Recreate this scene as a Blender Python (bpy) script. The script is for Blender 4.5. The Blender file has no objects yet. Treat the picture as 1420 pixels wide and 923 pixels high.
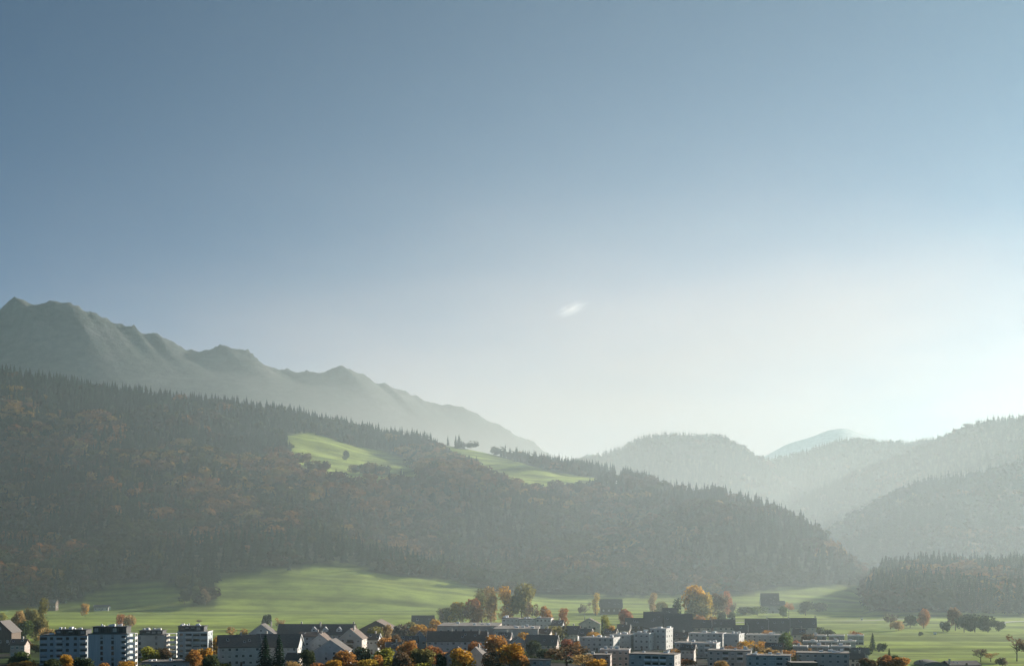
import bpy, math, random
import numpy as np

scene = bpy.context.scene
COL = scene.collection
R = math.radians
rng = np.random.default_rng(7)
random.seed(7)

# ---------------------------------------------------------------- camera
FP = 1951.0            # focal length in pixels of the 1420 px wide photograph
CX, HY = 710.0, 765.0  # column of the view axis, row of the horizon
CAMZ = 60.0
cam_d = bpy.data.cameras.new('camera')
cam = bpy.data.objects.new('camera', cam_d)
COL.objects.link(cam)
cam.location = (0, 0, CAMZ)
cam.rotation_euler = (R(90), 0, 0)
cam_d.sensor_width = 36.0
cam_d.lens = 36.0 * FP / 1420.0
cam_d.shift_y = (HY - 461.5) / 1420.0
cam_d.clip_start = 1.0
cam_d.clip_end = 60000.0
scene.camera = cam

# ---------------------------------------------------------------- sky, sun, exposure
SUN_AZ, SUN_EL = R(56), R(16.5)      # to the right of the view axis, beyond the hills
world = bpy.data.worlds.new('World')
scene.world = world
world.use_nodes = True
wn, wl = world.node_tree.nodes, world.node_tree.links
wn.clear()
sky = wn.new('ShaderNodeTexSky')
sky.sky_type = 'NISHITA'
sky.sun_disc = False
sky.sun_elevation = SUN_EL
sky.sun_rotation = SUN_AZ
sky.altitude = 450
sky.air_density = 0.30
sky.dust_density = 0.0
sky.ozone_density = 1.5
bg = wn.new('ShaderNodeBackground')
bg.inputs['Strength'].default_value = 0.05
wo = wn.new('ShaderNodeOutputWorld')
tint = wn.new('ShaderNodeMixRGB'); tint.blend_type = 'MULTIPLY'; tint.inputs['Fac'].default_value = 1.0
tint.inputs['Color2'].default_value = (0.84, 1.02, 0.93, 1)      # the teal of an autumn sky
wl.new(sky.outputs['Color'], tint.inputs['Color1'])
wl.new(tint.outputs['Color'], bg.inputs['Color'])
wl.new(bg.outputs['Background'], wo.inputs['Surface'])

sd = bpy.data.lights.new('sun', 'SUN')
sd.energy = 5.0
sd.angle = R(0.5)
sd.color = (1.0, 0.90, 0.78)
sun = bpy.data.objects.new('sun', sd)
COL.objects.link(sun)
sun.location = (3000, 2000, 3000)
sun.rotation_euler = (R(90) - SUN_EL, 0, R(180) - SUN_AZ)

scene.view_settings.view_transform = 'Standard'
scene.view_settings.look = 'None'
scene.view_settings.gamma = 1.0
scene.view_settings.use_curve_mapping = False
scene.view_settings.exposure = 1.24

scene.render.engine = 'CYCLES'
cy = scene.cycles
cy.use_denoising = True
try:
    cy.denoiser = 'OPENIMAGEDENOISE'
    cy.denoising_input_passes = 'RGB_ALBEDO_NORMAL'
except Exception:
    pass
cy.max_bounces = 6
cy.diffuse_bounces = 2
cy.glossy_bounces = 2
cy.transmission_bounces = 3
cy.volume_bounces = 4
cy.transparent_max_bounces = 12
cy.caustics_reflective = False
cy.caustics_refractive = False

HAZE_DENSITY = 0.20e-4
HAZE_COLOR = (0.55, 0.95, 1.0)
HAZE_G = 0.65
MIST_DENSITY = 2.5e-4
BANK_DENSITY = 5.5e-4
VEIL_DENSITY = 4.6e-4
MIST_COLOR = (0.83, 0.94, 1.0)
MIST_G = 0.45
MIST_C, MIST_R = (120, 1550, 0), (850, 1750, 420)
MIST_FAR = 2500

# ---------------------------------------------------------------- helpers
def link(name, me, parent=None):
    o = bpy.data.objects.new(name, me)
    COL.objects.link(o)
    if parent is not None:
        o.parent = parent
    return o

def tag(o, label=None, cat=None, group=None, kind=None):
    if label: o['label'] = label
    if cat: o['category'] = cat
    if group: o['group'] = group
    if kind: o['kind'] = kind
    return o

def empty(name, loc, rz=0.0):
    o = bpy.data.objects.new(name, None)
    COL.objects.link(o)
    o.location = loc
    o.rotation_euler = (0, 0, rz)
    o.empty_display_size = 1.0
    return o

def wx(x, Y):            # column of the photograph -> world X at depth Y
    return (x - CX) * Y / FP
def wz(y, Y):            # row of the photograph -> world height at depth Y
    return CAMZ + (HY - y) * Y / FP

def mesh_np(name, verts, faces, k, attrs=None, smooth=False):
    """verts (N,3), faces (M,k) -> mesh; attrs: name -> (N,3) colour per vertex"""
    me = bpy.data.meshes.new(name)
    verts = np.ascontiguousarray(verts, dtype=np.float32)
    faces = np.ascontiguousarray(faces, dtype=np.int32)
    me.vertices.add(len(verts)); me.vertices.foreach_set('co', verts.ravel())
    me.loops.add(faces.size); me.loops.foreach_set('vertex_index', faces.ravel())
    me.polygons.add(len(faces))
    me.polygons.foreach_set('loop_start', np.arange(0, faces.size, k, dtype=np.int32))
    if smooth:
        me.polygons.foreach_set('use_smooth', np.ones(len(faces), dtype=bool))
    for an, val in (attrs or {}).items():
        a = me.attributes.new(an, 'FLOAT_COLOR', 'POINT')
        c = np.ones((len(verts), 4), dtype=np.float32); c[:, :3] = val
        a.data.foreach_set('color', c.ravel())
    me.update(calc_edges=True)
    return me

# ---- value noise in numpy
_perm = rng.random((256, 256)).astype(np.float32)
def vnoise(x, y):
    xi = np.floor(x).astype(int); yi = np.floor(y).astype(int)
    fx = x - xi; fy = y - yi
    fx = fx * fx * (3 - 2 * fx); fy = fy * fy * (3 - 2 * fy)
    a = _perm[xi & 255, yi & 255]; b = _perm[(xi + 1) & 255, yi & 255]
    c = _perm[xi & 255, (yi + 1) & 255]; d = _perm[(xi + 1) & 255, (yi + 1) & 255]
    return (a * (1 - fx) + b * fx) * (1 - fy) + (c * (1 - fx) + d * fx) * fy
def fbm(x, y, oct=4, gain=0.5):
    s = 0.0; a = 1.0; t = 0.0
    for i in range(oct):
        s = s + a * vnoise(x * 2 ** i + 17.3 * i, y * 2 ** i + 9.1 * i); t += a; a *= gain
    return s / t            # 0..1
def ridged(x, y, oct=4):
    s = 0.0; a = 1.0; t = 0.0
    for i in range(oct):
        n = 1 - np.abs(2 * vnoise(x * 2 ** i + 31.7 * i, y * 2 ** i + 5.3 * i) - 1)
        s = s + a * n * n; t += a; a *= 0.5
    return s / t

# ---------------------------------------------------------------- materials
def new_mat(name):
    m = bpy.data.materials.new(name)
    m.use_nodes = True
    n = m.node_tree.nodes; n.clear()
    out = n.new('ShaderNodeOutputMaterial')
    return m, n, m.node_tree.links, out

def ramp(n, stops):
    r = n.new('ShaderNodeValToRGB')
    e = r.color_ramp.elements
    e[0].position, e[0].color = stops[0][0], (*stops[0][1], 1)
    e[1].position, e[1].color = stops[-1][0], (*stops[-1][1], 1)
    for p, c in stops[1:-1]:
        x = e.new(p); x.color = (*c, 1)
    return r

def mat_rough(name, c1, c2, scale, rough=0.85, detail=4.0, spec=0.3, stretch=(1, 1, 1), bump=0.0):
    """procedural surface: two tones mixed by noise, in object space"""
    m, n, l, out = new_mat(name)
    b = n.new('ShaderNodeBsdfPrincipled')
    tc = n.new('ShaderNodeTexCoord'); mp = n.new('ShaderNodeMapping')
    mp.inputs['Scale'].default_value = stretch
    no = n.new('ShaderNodeTexNoise'); no.inputs['Scale'].default_value = scale; no.inputs['Detail'].default_value = detail
    r = ramp(n, [(0.3, c1), (0.7, c2)])
    l.new(tc.outputs['Object'], mp.inputs['Vector']); l.new(mp.outputs['Vector'], no.inputs['Vector'])
    l.new(no.outputs['Fac'], r.inputs['Fac']); l.new(r.outputs['Color'], b.inputs['Base Color'])
    b.inputs['Roughness'].default_value = rough
    b.inputs['Specular IOR Level'].default_value = spec
    if bump:
        bp = n.new('ShaderNodeBump'); bp.inputs['Strength'].default_value = bump
        l.new(no.outputs['Fac'], bp.inputs['Height']); l.new(bp.outputs['Normal'], b.inputs['Normal'])
    l.new(b.outputs['BSDF'], out.inputs['Surface'])
    return m

def mat_leaf(name, attr=True, trans=0.35, var=0.4):
    """foliage: diffuse and translucent, tinted per tree by the vertex colour (forest) or the object's colour"""
    m, n, l, out = new_mat(name)
    if attr:
        a = n.new('ShaderNodeAttribute'); a.attribute_name = 'tint'; col = a.outputs['Color']
    else:
        a = n.new('ShaderNodeObjectInfo'); col = a.outputs['Color']
    geo = n.new('ShaderNodeNewGeometry')
    hsv = n.new('ShaderNodeHueSaturation')
    mr = n.new('ShaderNodeMapRange'); mr.inputs['To Min'].default_value = 1 - var; mr.inputs['To Max'].default_value = 1 + var
    l.new(geo.outputs['Random Per Island'], mr.inputs['Value'])
    l.new(mr.outputs['Result'], hsv.inputs['Value'])
    l.new(col, hsv.inputs['Color'])
    d = n.new('ShaderNodeBsdfDiffuse'); t = n.new('ShaderNodeBsdfTranslucent'); mx = n.new('ShaderNodeMixShader')
    mx.inputs['Fac'].default_value = trans
    l.new(hsv.outputs['Color'], d.inputs['Color']); l.new(hsv.outputs['Color'], t.inputs['Color'])
    l.new(d.outputs['BSDF'], mx.inputs[1]); l.new(t.outputs['BSDF'], mx.inputs[2])
    l.new(mx.outputs['Shader'], out.inputs['Surface'])
    return m

def mat_land(name, stripes=False, rock=False):
    """ground cover: the vertex colour gives what grows where, noise gives it its unevenness"""
    m, n, l, out = new_mat(name)
    a = n.new('ShaderNodeAttribute'); a.attribute_name = 'cover'
    geo = n.new('ShaderNodeNewGeometry')
    mp = n.new('ShaderNodeMapping'); mp.inputs['Scale'].default_value = (0.03, 0.03, 0.03)
    no = n.new('ShaderNodeTexNoise'); no.inputs['Scale'].default_value = 1.0; no.inputs['Detail'].default_value = 8; no.inputs['Roughness'].default_value = 0.65
    l.new(geo.outputs['Position'], mp.inputs['Vector']); l.new(mp.outputs['Vector'], no.inputs['Vector'])
    mr = n.new('ShaderNodeMapRange'); mr.inputs['From Min'].default_value = 0.3; mr.inputs['From Max'].default_value = 0.7
    mr.inputs['To Min'].default_value = 0.62; mr.inputs['To Max'].default_value = 1.35
    l.new(no.outputs['Fac'], mr.inputs['Value'])
    val = mr.outputs['Result']
    if stripes:   # long bands of lighter and darker tone across the land
        mp2 = n.new('ShaderNodeMapping'); mp2.inputs['Rotation'].default_value = (0, 0, R(-6)); mp2.inputs['Scale'].default_value = (0.0016, 0.03, 0.0)
        n2 = n.new('ShaderNodeTexNoise'); n2.inputs['Scale'].default_value = 1.0; n2.inputs['Detail'].default_value = 2
        l.new(geo.outputs['Position'], mp2.inputs['Vector']); l.new(mp2.outputs['Vector'], n2.inputs['Vector'])
        m2 = n.new('ShaderNodeMapRange'); m2.inputs['From Min'].default_value = 0.44; m2.inputs['From Max'].default_value = 0.56
        m2.inputs['To Min'].default_value = 0.68; m2.inputs['To Max'].default_value = 1.15
        l.new(n2.outputs['Fac'], m2.inputs['Value'])
        mu = n.new('ShaderNodeMath'); mu.operation = 'MULTIPLY'
        l.new(val, mu.inputs[0]); l.new(m2.outputs['Result'], mu.inputs[1]); val = mu.outputs['Value']
    hsv = n.new('ShaderNodeHueSaturation')
    l.new(a.outputs['Color'], hsv.inputs['Color']); l.new(val, hsv.inputs['Value'])
    b = n.new('ShaderNodeBsdfPrincipled'); b.inputs['Roughness'].default_value = 0.95; b.inputs['Specular IOR Level'].default_value = 0.05
    l.new(hsv.outputs['Color'], b.inputs['Base Color'])
    if rock:      # crags and tree tops too fine for the mesh
        n3 = n.new('ShaderNodeTexNoise'); n3.inputs['Scale'].default_value = 0.012; n3.inputs['Detail'].default_value = 9; n3.inputs['Roughness'].default_value = 0.7
        l.new(geo.outputs['Position'], n3.inputs['Vector'])
        bp = n.new('ShaderNodeBump'); bp.inputs['Strength'].default_value = 1.0; bp.inputs['Distance'].default_value = 16.0
        l.new(n3.outputs['Fac'], bp.inputs['Height']); l.new(bp.outputs['Normal'], b.inputs['Normal'])
    l.new(b.outputs['BSDF'], out.inputs['Surface'])
    return m

M_LEAF = mat_leaf('forest_leaves', True, 0.25, 0.18)
M_LEAF1 = mat_leaf('tree_leaves', False, 0.48, 0.35)
M_LAND = mat_land('land_cover', True)
M_FIELD = mat_land('field_cover', True)
M_CRAG = mat_land('mountain_cover', False, True)
M_BARK = mat_rough('bark', (0.05, 0.04, 0.03), (0.11, 0.09, 0.07), 3.0)

GRASS = np.array((0.20, 0.255, 0.05))
FLOOR = np.array((0.035, 0.04, 0.022))
ROCK = np.array((0.10, 0.10, 0.10))
ALP = np.array((0.05, 0.062, 0.052))

# ---------------------------------------------------------------- terrain
def smooth2(a, n=1):
    for _ in range(n):
        p = np.pad(a, 1, mode='edge')
        a = (p[:-2, 1:-1] + p[2:, 1:-1] + p[1:-1, :-2] + p[1:-1, 2:] + 4 * p[1:-1, 1:-1]) / 8
    return a

class Hill:
    """A height field over a fan of columns. columns: [(u, [(depth, row), ...])]; the last point is the crest, behind it the land falls away."""
    def __init__(s, name, columns, us, Ys, rough=0.0, spur=0.0, rscale=300.0, kind='fbm', sm=3, back=0.35, jag=0.0, body=0):
        s.u = np.array(us, float); s.Y = np.array(Ys, float)
        K = len(columns[0][1])
        cu = np.array([c[0] for c in columns], float)
        cY = np.array([[p[0] for p in c[1]] for c in columns], float)
        cz = np.array([[wz(p[1], p[0]) for p in c[1]] for c in columns], float)
        PY = np.stack([np.interp(s.u, cu, cY[:, k]) for k in range(K)], 1)
        PZ = np.stack([np.interp(s.u, cu, cz[:, k]) for k in range(K)], 1)
        det = None
        if body:    # the teeth of the skyline belong to the crest, the flanks below are broader
            kx = np.arange(-3 * body, 3 * body + 1); kw = np.exp(-(kx / body) ** 2 / 2); kw /= kw.sum()
            sm_ = np.convolve(np.pad(PZ[:, -1], 3 * body, mode='edge'), kw, 'valid')
            det = PZ[:, -1] - sm_; PZ[:, -1] = sm_
        s.crestY, s.crestZ = PY[:, -1], PZ[:, -1]
        z = np.empty((len(s.u), len(s.Y)))
        for i in range(len(s.u)):
            yy = np.concatenate([[PY[i, 0] - 400], PY[i], [PY[i, -1] + 90, PY[i, -1] + max(300, back * PY[i, -1])]])
            zz = np.concatenate([[-12.0 if PZ[i, 0] < 8 else PZ[i, 0] - 60], PZ[i], [PZ[i, -1] - 14, min(0, PZ[i, -1] * 0.2)]])
            z[i] = np.interp(s.Y, yy, zz)
        X = (s.u[:, None] - CX) * s.Y[None, :] / FP
        s.X = X
        YY = np.broadcast_to(s.Y[None, :], X.shape)
        z = smooth2(z, sm)
        if rough:
            if kind == 'fbm':
                nz = (fbm(X / rscale + 3.1, YY / rscale + 7.7, 4) - 0.5) * 2
            else:
                nz = ridged(X / rscale + 0.35 * YY / rscale + 3.1 + 0.5 * fbm(X / 400, YY / 400, 2), YY / (rscale * 1.2) + 7.7, 5) * 2 - 1
            w = np.clip((YY - PY[:, :1]) / 300, 0, 1)
            # full strength on the slope, little on the crest so that the skyline stays where it is
            dc = np.abs(YY - s.crestY[:, None]); w = w * (0.22 + 0.78 * np.clip(dc / (0.14 * s.crestY[:, None]), 0, 1))
            z = z + rough * nz * w
        if det is not None:
            ds = np.interp(s.u[:, None] + 0.16 * (YY - s.crestY[:, None]), s.u, det)
            z = z + ds * np.exp(-((YY - s.crestY[:, None]) / 230) ** 2)
        if jag:
            z = z + jag * 1.3 * (ridged((s.u[:, None] + 0.2 * (YY - s.crestY[:, None])) / 26 + 4.2, YY / 500 + 3.3, 4) - 0.45) * np.exp(-((YY - s.crestY[:, None]) / 130) ** 2)
        if spur:
            q = (X - 0.45 * (3000 - YY)) / 300 + 0.35 * fbm(X / 350, YY / 350, 2)
            sp = ridged(q, YY / 1600 + 2.2, 2) * 2 - 0.9
            w = np.clip((YY - PY[:, :1] - 120) / 250, 0, 1) * np.clip((s.crestY[:, None] - 120 - YY) / 300, 0, 1)
            w = w * np.clip((np.interp(s.u, [0, 560, 640, 900, 1250], [1, 1, .8, .7, .5])[:, None]), 0, 1)
            w = np.where((YY > 2150) & (YY < 2800) & (s.u[:, None] > 390) & (s.u[:, None] < 870), w * 0.2, w)
            z = z + spur * smooth2(sp * w, 2)
        s.z = np.maximum(z, -6.0)
        s.name = name
    def sample(s, X, Y):
        u = CX + FP * X / Y
        fi = np.clip((u - s.u[0]) / (s.u[1] - s.u[0]), 0, len(s.u) - 1.001)
        fj = np.clip((Y - s.Y[0]) / (s.Y[1] - s.Y[0]), 0, len(s.Y) - 1.001)
        i = fi.astype(int); j = fj.astype(int); a = fi - i; b = fj - j
        return (s.z[i, j] * (1 - a) + s.z[i + 1, j] * a) * (1 - b) + (s.z[i, j + 1] * (1 - a) + s.z[i + 1, j + 1] * a) * b
    def crest(s, u):
        return np.interp(u, s.u, s.crestY)
    def build(s, mat, cover):
        nu, ny = s.z.shape
        YY = np.broadcast_to(s.Y[None, :], s.X.shape)
        v = np.stack([s.X, YY, s.z], -1).reshape(-1, 3)
        idx = np.arange(nu * ny).reshape(nu, ny)
        f = np.stack([idx[:-1, :-1], idx[1:, :-1], idx[1:, 1:], idx[:-1, 1:]], -1).reshape(-1, 4)
        keep = (v[f][:, :, 2] > -5.9).any(1)
        me = mesh_np(s.name, v, f[keep], 4, {'cover': cover(s.X, YY, s.z).reshape(-1, 3)}, smooth=True)
        me.materials.append(mat)
        return tag(link(s.name, me), kind='structure')

def pix(X, Y, z):
    return CX + FP * X / Y, HY - (z - CAMZ) * FP / Y

def in_poly(px, py, poly):
    ins = np.zeros(np.shape(px), bool)
    n = len(poly)
    for i in range(n):
        x1, y1 = poly[i]; x2, y2 = poly[(i + 1) % n]
        c = ((y1 > py) != (y2 > py)) & (px < (x2 - x1) * (py - y1) / (y2 - y1 + 1e-9) + x1)
        ins ^= c
    return ins

# the wooded hill on the left with its shelf of meadow: foot, slope, shoulder, shelf, crest
hillA = Hill('forest_hill', [
    (-600, [(1250, 858), (1750, 735), (2150, 640), (2550, 560), (2900, 490)]),
    (0,    [(1440, 846), (1750, 745), (2200, 655), (2600, 580), (2900, 520)]),
    (150,  [(1440, 846), (1750, 755), (2200, 665), (2600, 592), (2900, 544)]),
    (310,  [(1420, 847), (1570, 799), (2250, 672), (2620, 606), (2950, 561)]),
    (400,  [(1430, 847), (1570, 796), (2300, 656), (2650, 606), (3000, 572)]),
    (520,  [(1440, 846), (1590, 798), (2320, 668), (2660, 626), (2980, 601)]),
    (640,  [(1470, 845), (1630, 804), (2320, 665), (2680, 632), (2900, 620)]),
    (750,  [(1480, 844), (1750, 800), (2330, 670), (2720, 643), (2800, 640)]),
    (830,  [(1500, 843), (1750, 800), (2320, 672), (2620, 660), (2700, 653)]),
    (900,  [(1520, 842), (1750, 800), (2200, 682), (2320, 674), (2420, 670)]),
    (940,  [(1530, 842), (1750, 800), (2060, 700), (2180, 686), (2260, 682)]),
    (1000, [(1550, 840), (1750, 802), (1980, 720), (2120, 694), (2200, 685)]),
    (1080, [(1580, 839), (1720, 812), (1900, 755), (2020, 725), (2100, 716)]),
    (1130, [(1600, 838), (1700, 818), (1850, 775), (1950, 750), (2000, 742)]),
    (1168, [(1620, 837), (1690, 824), (1800, 798), (1870, 782), (1920, 777)]),
    (1198, [(1640, 836), (1690, 829), (1760, 817), (1810, 807), (1860, 803)]),
    (1238, [(1660, 836), (1690, 834), (1730, 832), (1780, 831), (1830, 830)]),
    (1330, [(1700, 836), (1710, 836), (1750, 836), (1800, 836), (1850, 836)]),
    (2000, [(1700, 840), (1710, 840), (1750, 840), (1800, 840), (1850, 840)]),
], np.arange(-600, 1345, 7), np.arange(900, 4200, 16), rough=34, rscale=300, kind='fbm', sm=4, spur=46)

MEADOWS_A = [
    [(400, 602), (440, 602), (500, 622), (540, 628), (590, 648), (585, 672), (530, 672), (485, 670), (440, 664), (418, 656), (396, 640)],
    [(590, 613), (650, 622), (690, 632), (745, 648), (775, 655), (830, 662), (840, 668), (790, 682), (745, 684), (700, 672), (640, 642)],
    [(835, 662), (862, 662), (862, 671), (790, 671)],
]
LOW_MEADOWS = [
    [(300, 792), (420, 792), (450, 784), (480, 782), (520, 792), (630, 806), (690, 822), (700, 870), (250, 870), (292, 840)],
    [(150, 818), (170, 809), (230, 808), (262, 822), (262, 870), (60, 870), (60, 838), (120, 836)],
    [(690, 822), (860, 826), (1000, 826), (1120, 813), (1215, 812), (1215, 880), (690, 880)],
]
def meadow_mask_A(X, Y, z):
    px, py = pix(X, Y, z)
    j = 16 * (fbm(X / 55, Y / 55, 4) - 0.5) * 2
    m = np.zeros(np.shape(px), bool)
    for p in MEADOWS_A + LOW_MEADOWS:
        m |= in_poly(px + j, py + j * 0.4, p)
    m &= ~((Y > 1900) & ((py > 690) | (fbm(X / 38 + 9, Y / 55 + 1, 2) + 0.3 * (px > 600) * -1 > 0.76)))
    m |= z < 3.0
    return m

def grass_colour(X, Y):
    n = fbm(X / 140 + 5, Y / 90 + 2, 3)[..., None]
    return GRASS * (0.75 + 0.5 * n) + np.array((0.03, 0.01, 0.0)) * (n - 0.5)

def coverA(X, Y, z):
    m = smooth2(meadow_mask_A(X, Y, z).astype(float), 1)[..., None]
    return FLOOR * (1 - m) + grass_colour(X, Y) * m
hillA.build(M_LAND, coverA)

# far rocky mountain on the left
hillM = Hill('far_mountain', [
    (-700, [(4600, 742), (5500, 600), (6300, 440)]),
    (-200, [(4600, 742), (5500, 600), (6300, 425)]),
] + [(x, [(4600, 742), (5500, 600 if x < 500 else 600 + (x - 500) * 0.28), (6300, y)]) for x, y in [
    (-30, 438), (0, 432), (8, 426), (20, 411), (30, 416), (37, 423), (55, 426), (68, 417), (95, 418), (108, 426), (130, 431), (152, 441),
    (160, 447), (172, 452), (185, 453), (197, 461), (212, 462), (222, 466), (235, 473), (255, 485), (285, 484), (310, 480), (332, 479), (348, 488),
    (370, 502), (395, 512), (420, 515), (450, 514), (475, 508), (492, 514), (512, 526), (525, 533), (532, 526), (550, 536), (570, 550), (600, 559), (630, 562),
    (660, 570), (700, 592), (730, 607), (760, 628), (800, 668), (880, 715), (1000, 742)]],
    np.arange(-700, 1010, 3), np.arange(4200, 9000, 30), rough=40, rscale=520, kind='fbm', sm=0, back=0.3, jag=28, body=12)
def coverM(X, Y, z):
    t = np.clip((z - 620 + 260 * (fbm(X / 260, Y / 260, 4) - 0.5)) / 160, 0, 1)[..., None]
    n = fbm(X / 90, z / 60 + Y / 300, 3)[..., None]
    forest = np.array((0.028, 0.040, 0.038))
    return forest * (1 - t) + (ROCK * n + ALP * (1 - n)) * t
hillM.build(M_CRAG, coverM)

hillP = Hill('distant_peak', [(x, [(9500, 700), (11500, y)]) for x, y in [
    (880, 690), (1000, 655), (1055, 634), (1090, 616), (1125, 604), (1150, 594), (1172, 591), (1196, 600), (1220, 607), (1300, 630), (1420, 660), (1500, 690)]],
    np.arange(880, 1505, 6), np.arange(9000, 13600, 80), rough=60, rscale=900, kind='ridged', sm=1, back=0.15)
hillP.build(M_CRAG, lambda X, Y, z: np.array((0.34, 0.345, 0.36)) * (0.8 + 0.4 * fbm(X / 300, z / 100 + Y / 500, 3))[..., None])  # pale rock colour stands in for the haze in front of the peak

hillB = Hill('wooded_middle_hill', [(x, [(3300, 790), (3900, (y + 790) / 2 + 4), (4500, y)]) for x, y in [
    (600, 742), (700, 690), (760, 655), (795, 642), (830, 634), (860, 624), (885, 611), (905, 605), (935, 604), (960, 607), (985, 608), (1005, 609), (1020, 619), (1040, 632), (1056, 640),
    (1080, 655), (1120, 680), (1180, 720), (1260, 770)]],
    np.arange(600, 1265, 6), np.arange(2900, 6200, 30), rough=45, rscale=420, sm=2)
hillC = Hill('wooded_back_ridge', [(x, [(3400, 790), (4200, (y + 790) / 2 + 6), (5000, y)]) for x, y in [
    (960, 720), (1010, 675), (1040, 650), (1060, 642), (1090, 637), (1120, 629), (1140, 620), (1165, 613), (1185, 611), (1220, 616), (1260, 616), (1300, 610), (1340, 605), (1420, 603), (1700, 600)]],
    np.arange(960, 1700, 6), np.arange(3000, 6600, 30), rough=45, rscale=420, sm=2)
hillD = Hill('wooded_right_mountain', [(x, [(3000, 795), (3350, (y + 795) / 2 + 4), (3800, y)]) for x, y in [
    (1060, 745), (1110, 696), (1140, 682), (1185, 661), (1220, 648), (1258, 633), (1290, 618), (1324, 603), (1350, 591), (1375, 586), (1400, 584), (1425, 583), (1500, 562), (1600, 530), (1750, 480), (1900, 440), (2000, 425), (2100, 400), (2200, 430), (2280, 400), (2380, 450), (2480, 420), (2700, 430)]],
    np.arange(1060, 2706, 6), np.arange(2600, 5200, 25), rough=40, rscale=380, sm=2)  # peaks past the right edge are unseen, raised to shade the nearer hill
hillE = Hill('wooded_right_hill', [(x, [(2050, 815), (2350, (y + 815) / 2 + 2), (2800, y)]) for x, y in [
    (1090, 815), (1120, 778), (1150, 744), (1180, 724), (1215, 703), (1245, 688), (1270, 676), (1290, 671), (1320, 666), (1345, 666), (1380, 658), (1400, 651), (1425, 650), (1500, 640), (1700, 620), (2000, 600)]],
    np.arange(1090, 2000, 6), np.arange(1750, 4000, 20), rough=30, rscale=300, sm=2)
hillF = Hill('wooded_knoll', [(x, [(1300, yf), (1450, (y + yf) / 2 - 2), (1700, y)]) for x, yf, y in [
    (1190, 855, 848), (1206, 855, 826), (1220, 854, 806), (1260, 854, 797), (1320, 854, 796), (1420, 854, 796), (1500, 854, 790), (1700, 854, 780)]],
    np.arange(1190, 1700, 5), np.arange(1150, 2400, 14), rough=8, rscale=160, sm=2)
def cover_forest(X, Y, z):
    n = fbm(X / 150, Y / 150, 3)[..., None]
    return FLOOR * (0.8 + 0.5 * n)
for h in (hillB, hillC, hillD, hillE):
    h.build(M_LAND, cover_forest)
def coverF(X, Y, z):
    m = np.clip((z - 2.5) / 2.0, 0, 1)[..., None]
    return grass_colour(X, Y) * (1 - m) + FLOOR * m
hillF.build(M_LAND, coverF)

# the valley floor: one sheet to beyond the last hill
def spaced(lo, d0, d1, hi, step, far=14):
    a = lo + (d0 - lo) * (np.linspace(0, 1, far, endpoint=False) ** 0.6)
    c = d1 + (hi - d1) * (np.linspace(0, 1, far + 1)[1:] ** 1.7)
    return np.concatenate([a, np.arange(d0, d1 + 0.1, step), c])
gx = spaced(-9200, -760, 760, 9200, 7)
gy = spaced(-1400, 560, 1800, 13600, 5)
def ground_z(X, Y):
    X = np.asarray(X, float); Y = np.asarray(Y, float)
    w = np.clip((Y - 930) / 200, 0, 1) * np.clip((2600 - Y) / 600, 0, 1)
    wr = np.clip((X - 190) / 60, 0, 1) * np.clip((Y - 740) / 60, 0, 1) * np.clip((2600 - Y) / 600, 0, 1)
    w = np.maximum(w, wr) * np.clip((1500 - np.abs(X)) / 500, 0, 1)
    z = 2.2 * (fbm(X / 260 + 11, Y / 70 + 4, 3) - 0.5) * 2 + 0.5 * np.sin(Y / 7.5 + X / 160 + 3 * fbm(X / 200, Y / 60, 2))
    return z * w
GX, GY = np.meshgrid(gx, gy, indexing='ij')
GZ = ground_z(GX, GY)
gv = np.stack([GX, GY, GZ], -1).reshape(-1, 3)
gi = np.arange(GX.size).reshape(GX.shape)
gf = np.stack([gi[:-1, :-1], gi[1:, :-1], gi[1:, 1:], gi[:-1, 1:]], -1).reshape(-1, 4)
gc = grass_colour(GX, GY)
town = (np.clip((960 - GY) / 60, 0, 1) * np.clip((FP * 0 + 205 - GX) / 30, 0, 1))[..., None]
tn = fbm(GX / 25 + 3, GY / 25, 3)[..., None]
town_c = np.where(tn > 0.52, np.array((0.06, 0.06, 0.058)), np.array((0.05, 0.075, 0.028)))
gc = gc * (1 - town) + town_c * town
gme = mesh_np('valley_floor', gv, gf, 4, {'cover': gc.reshape(-1, 3)}, smooth=True)
gme.materials.append(M_FIELD)
tag(link('valley_floor', gme), kind='structure')

# ---------------------------------------------------------------- trees for the forests (one mesh of many per hillside)
def proto_conifer(tiers, seg, seed):
    """jagged stacked skirts; unit height, radius about 0.17"""
    r = np.random.default_rng(seed); V, F = [], []
    for k in range(tiers):
        t = k / (tiers - 1)
        zb = 0.08 + 0.80 * t; zt = min(1.0, zb + 0.34 * (1 - 0.55 * t)); rad = 0.185 * (1 - 0.86 * t)
        base = len(V); V.append((r.normal(0, .006), r.normal(0, .006), zt))
        off = r.random() * 6.28
        for i in range(seg):
            a = off + 2 * math.pi * i / seg
            q = rad * (1.0 if i % 2 == 0 else 0.55) * (0.7 + 0.6 * r.random())
            V.append((q * math.cos(a), q * math.sin(a), zb + (0.0 if i % 2 == 0 else 0.035) + r.normal(0, .012)))
        for i in range(seg):
            F.append((base, base + 1 + i, base + 1 + (i + 1) % seg))
    return np.array(V), np.array(F)

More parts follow.
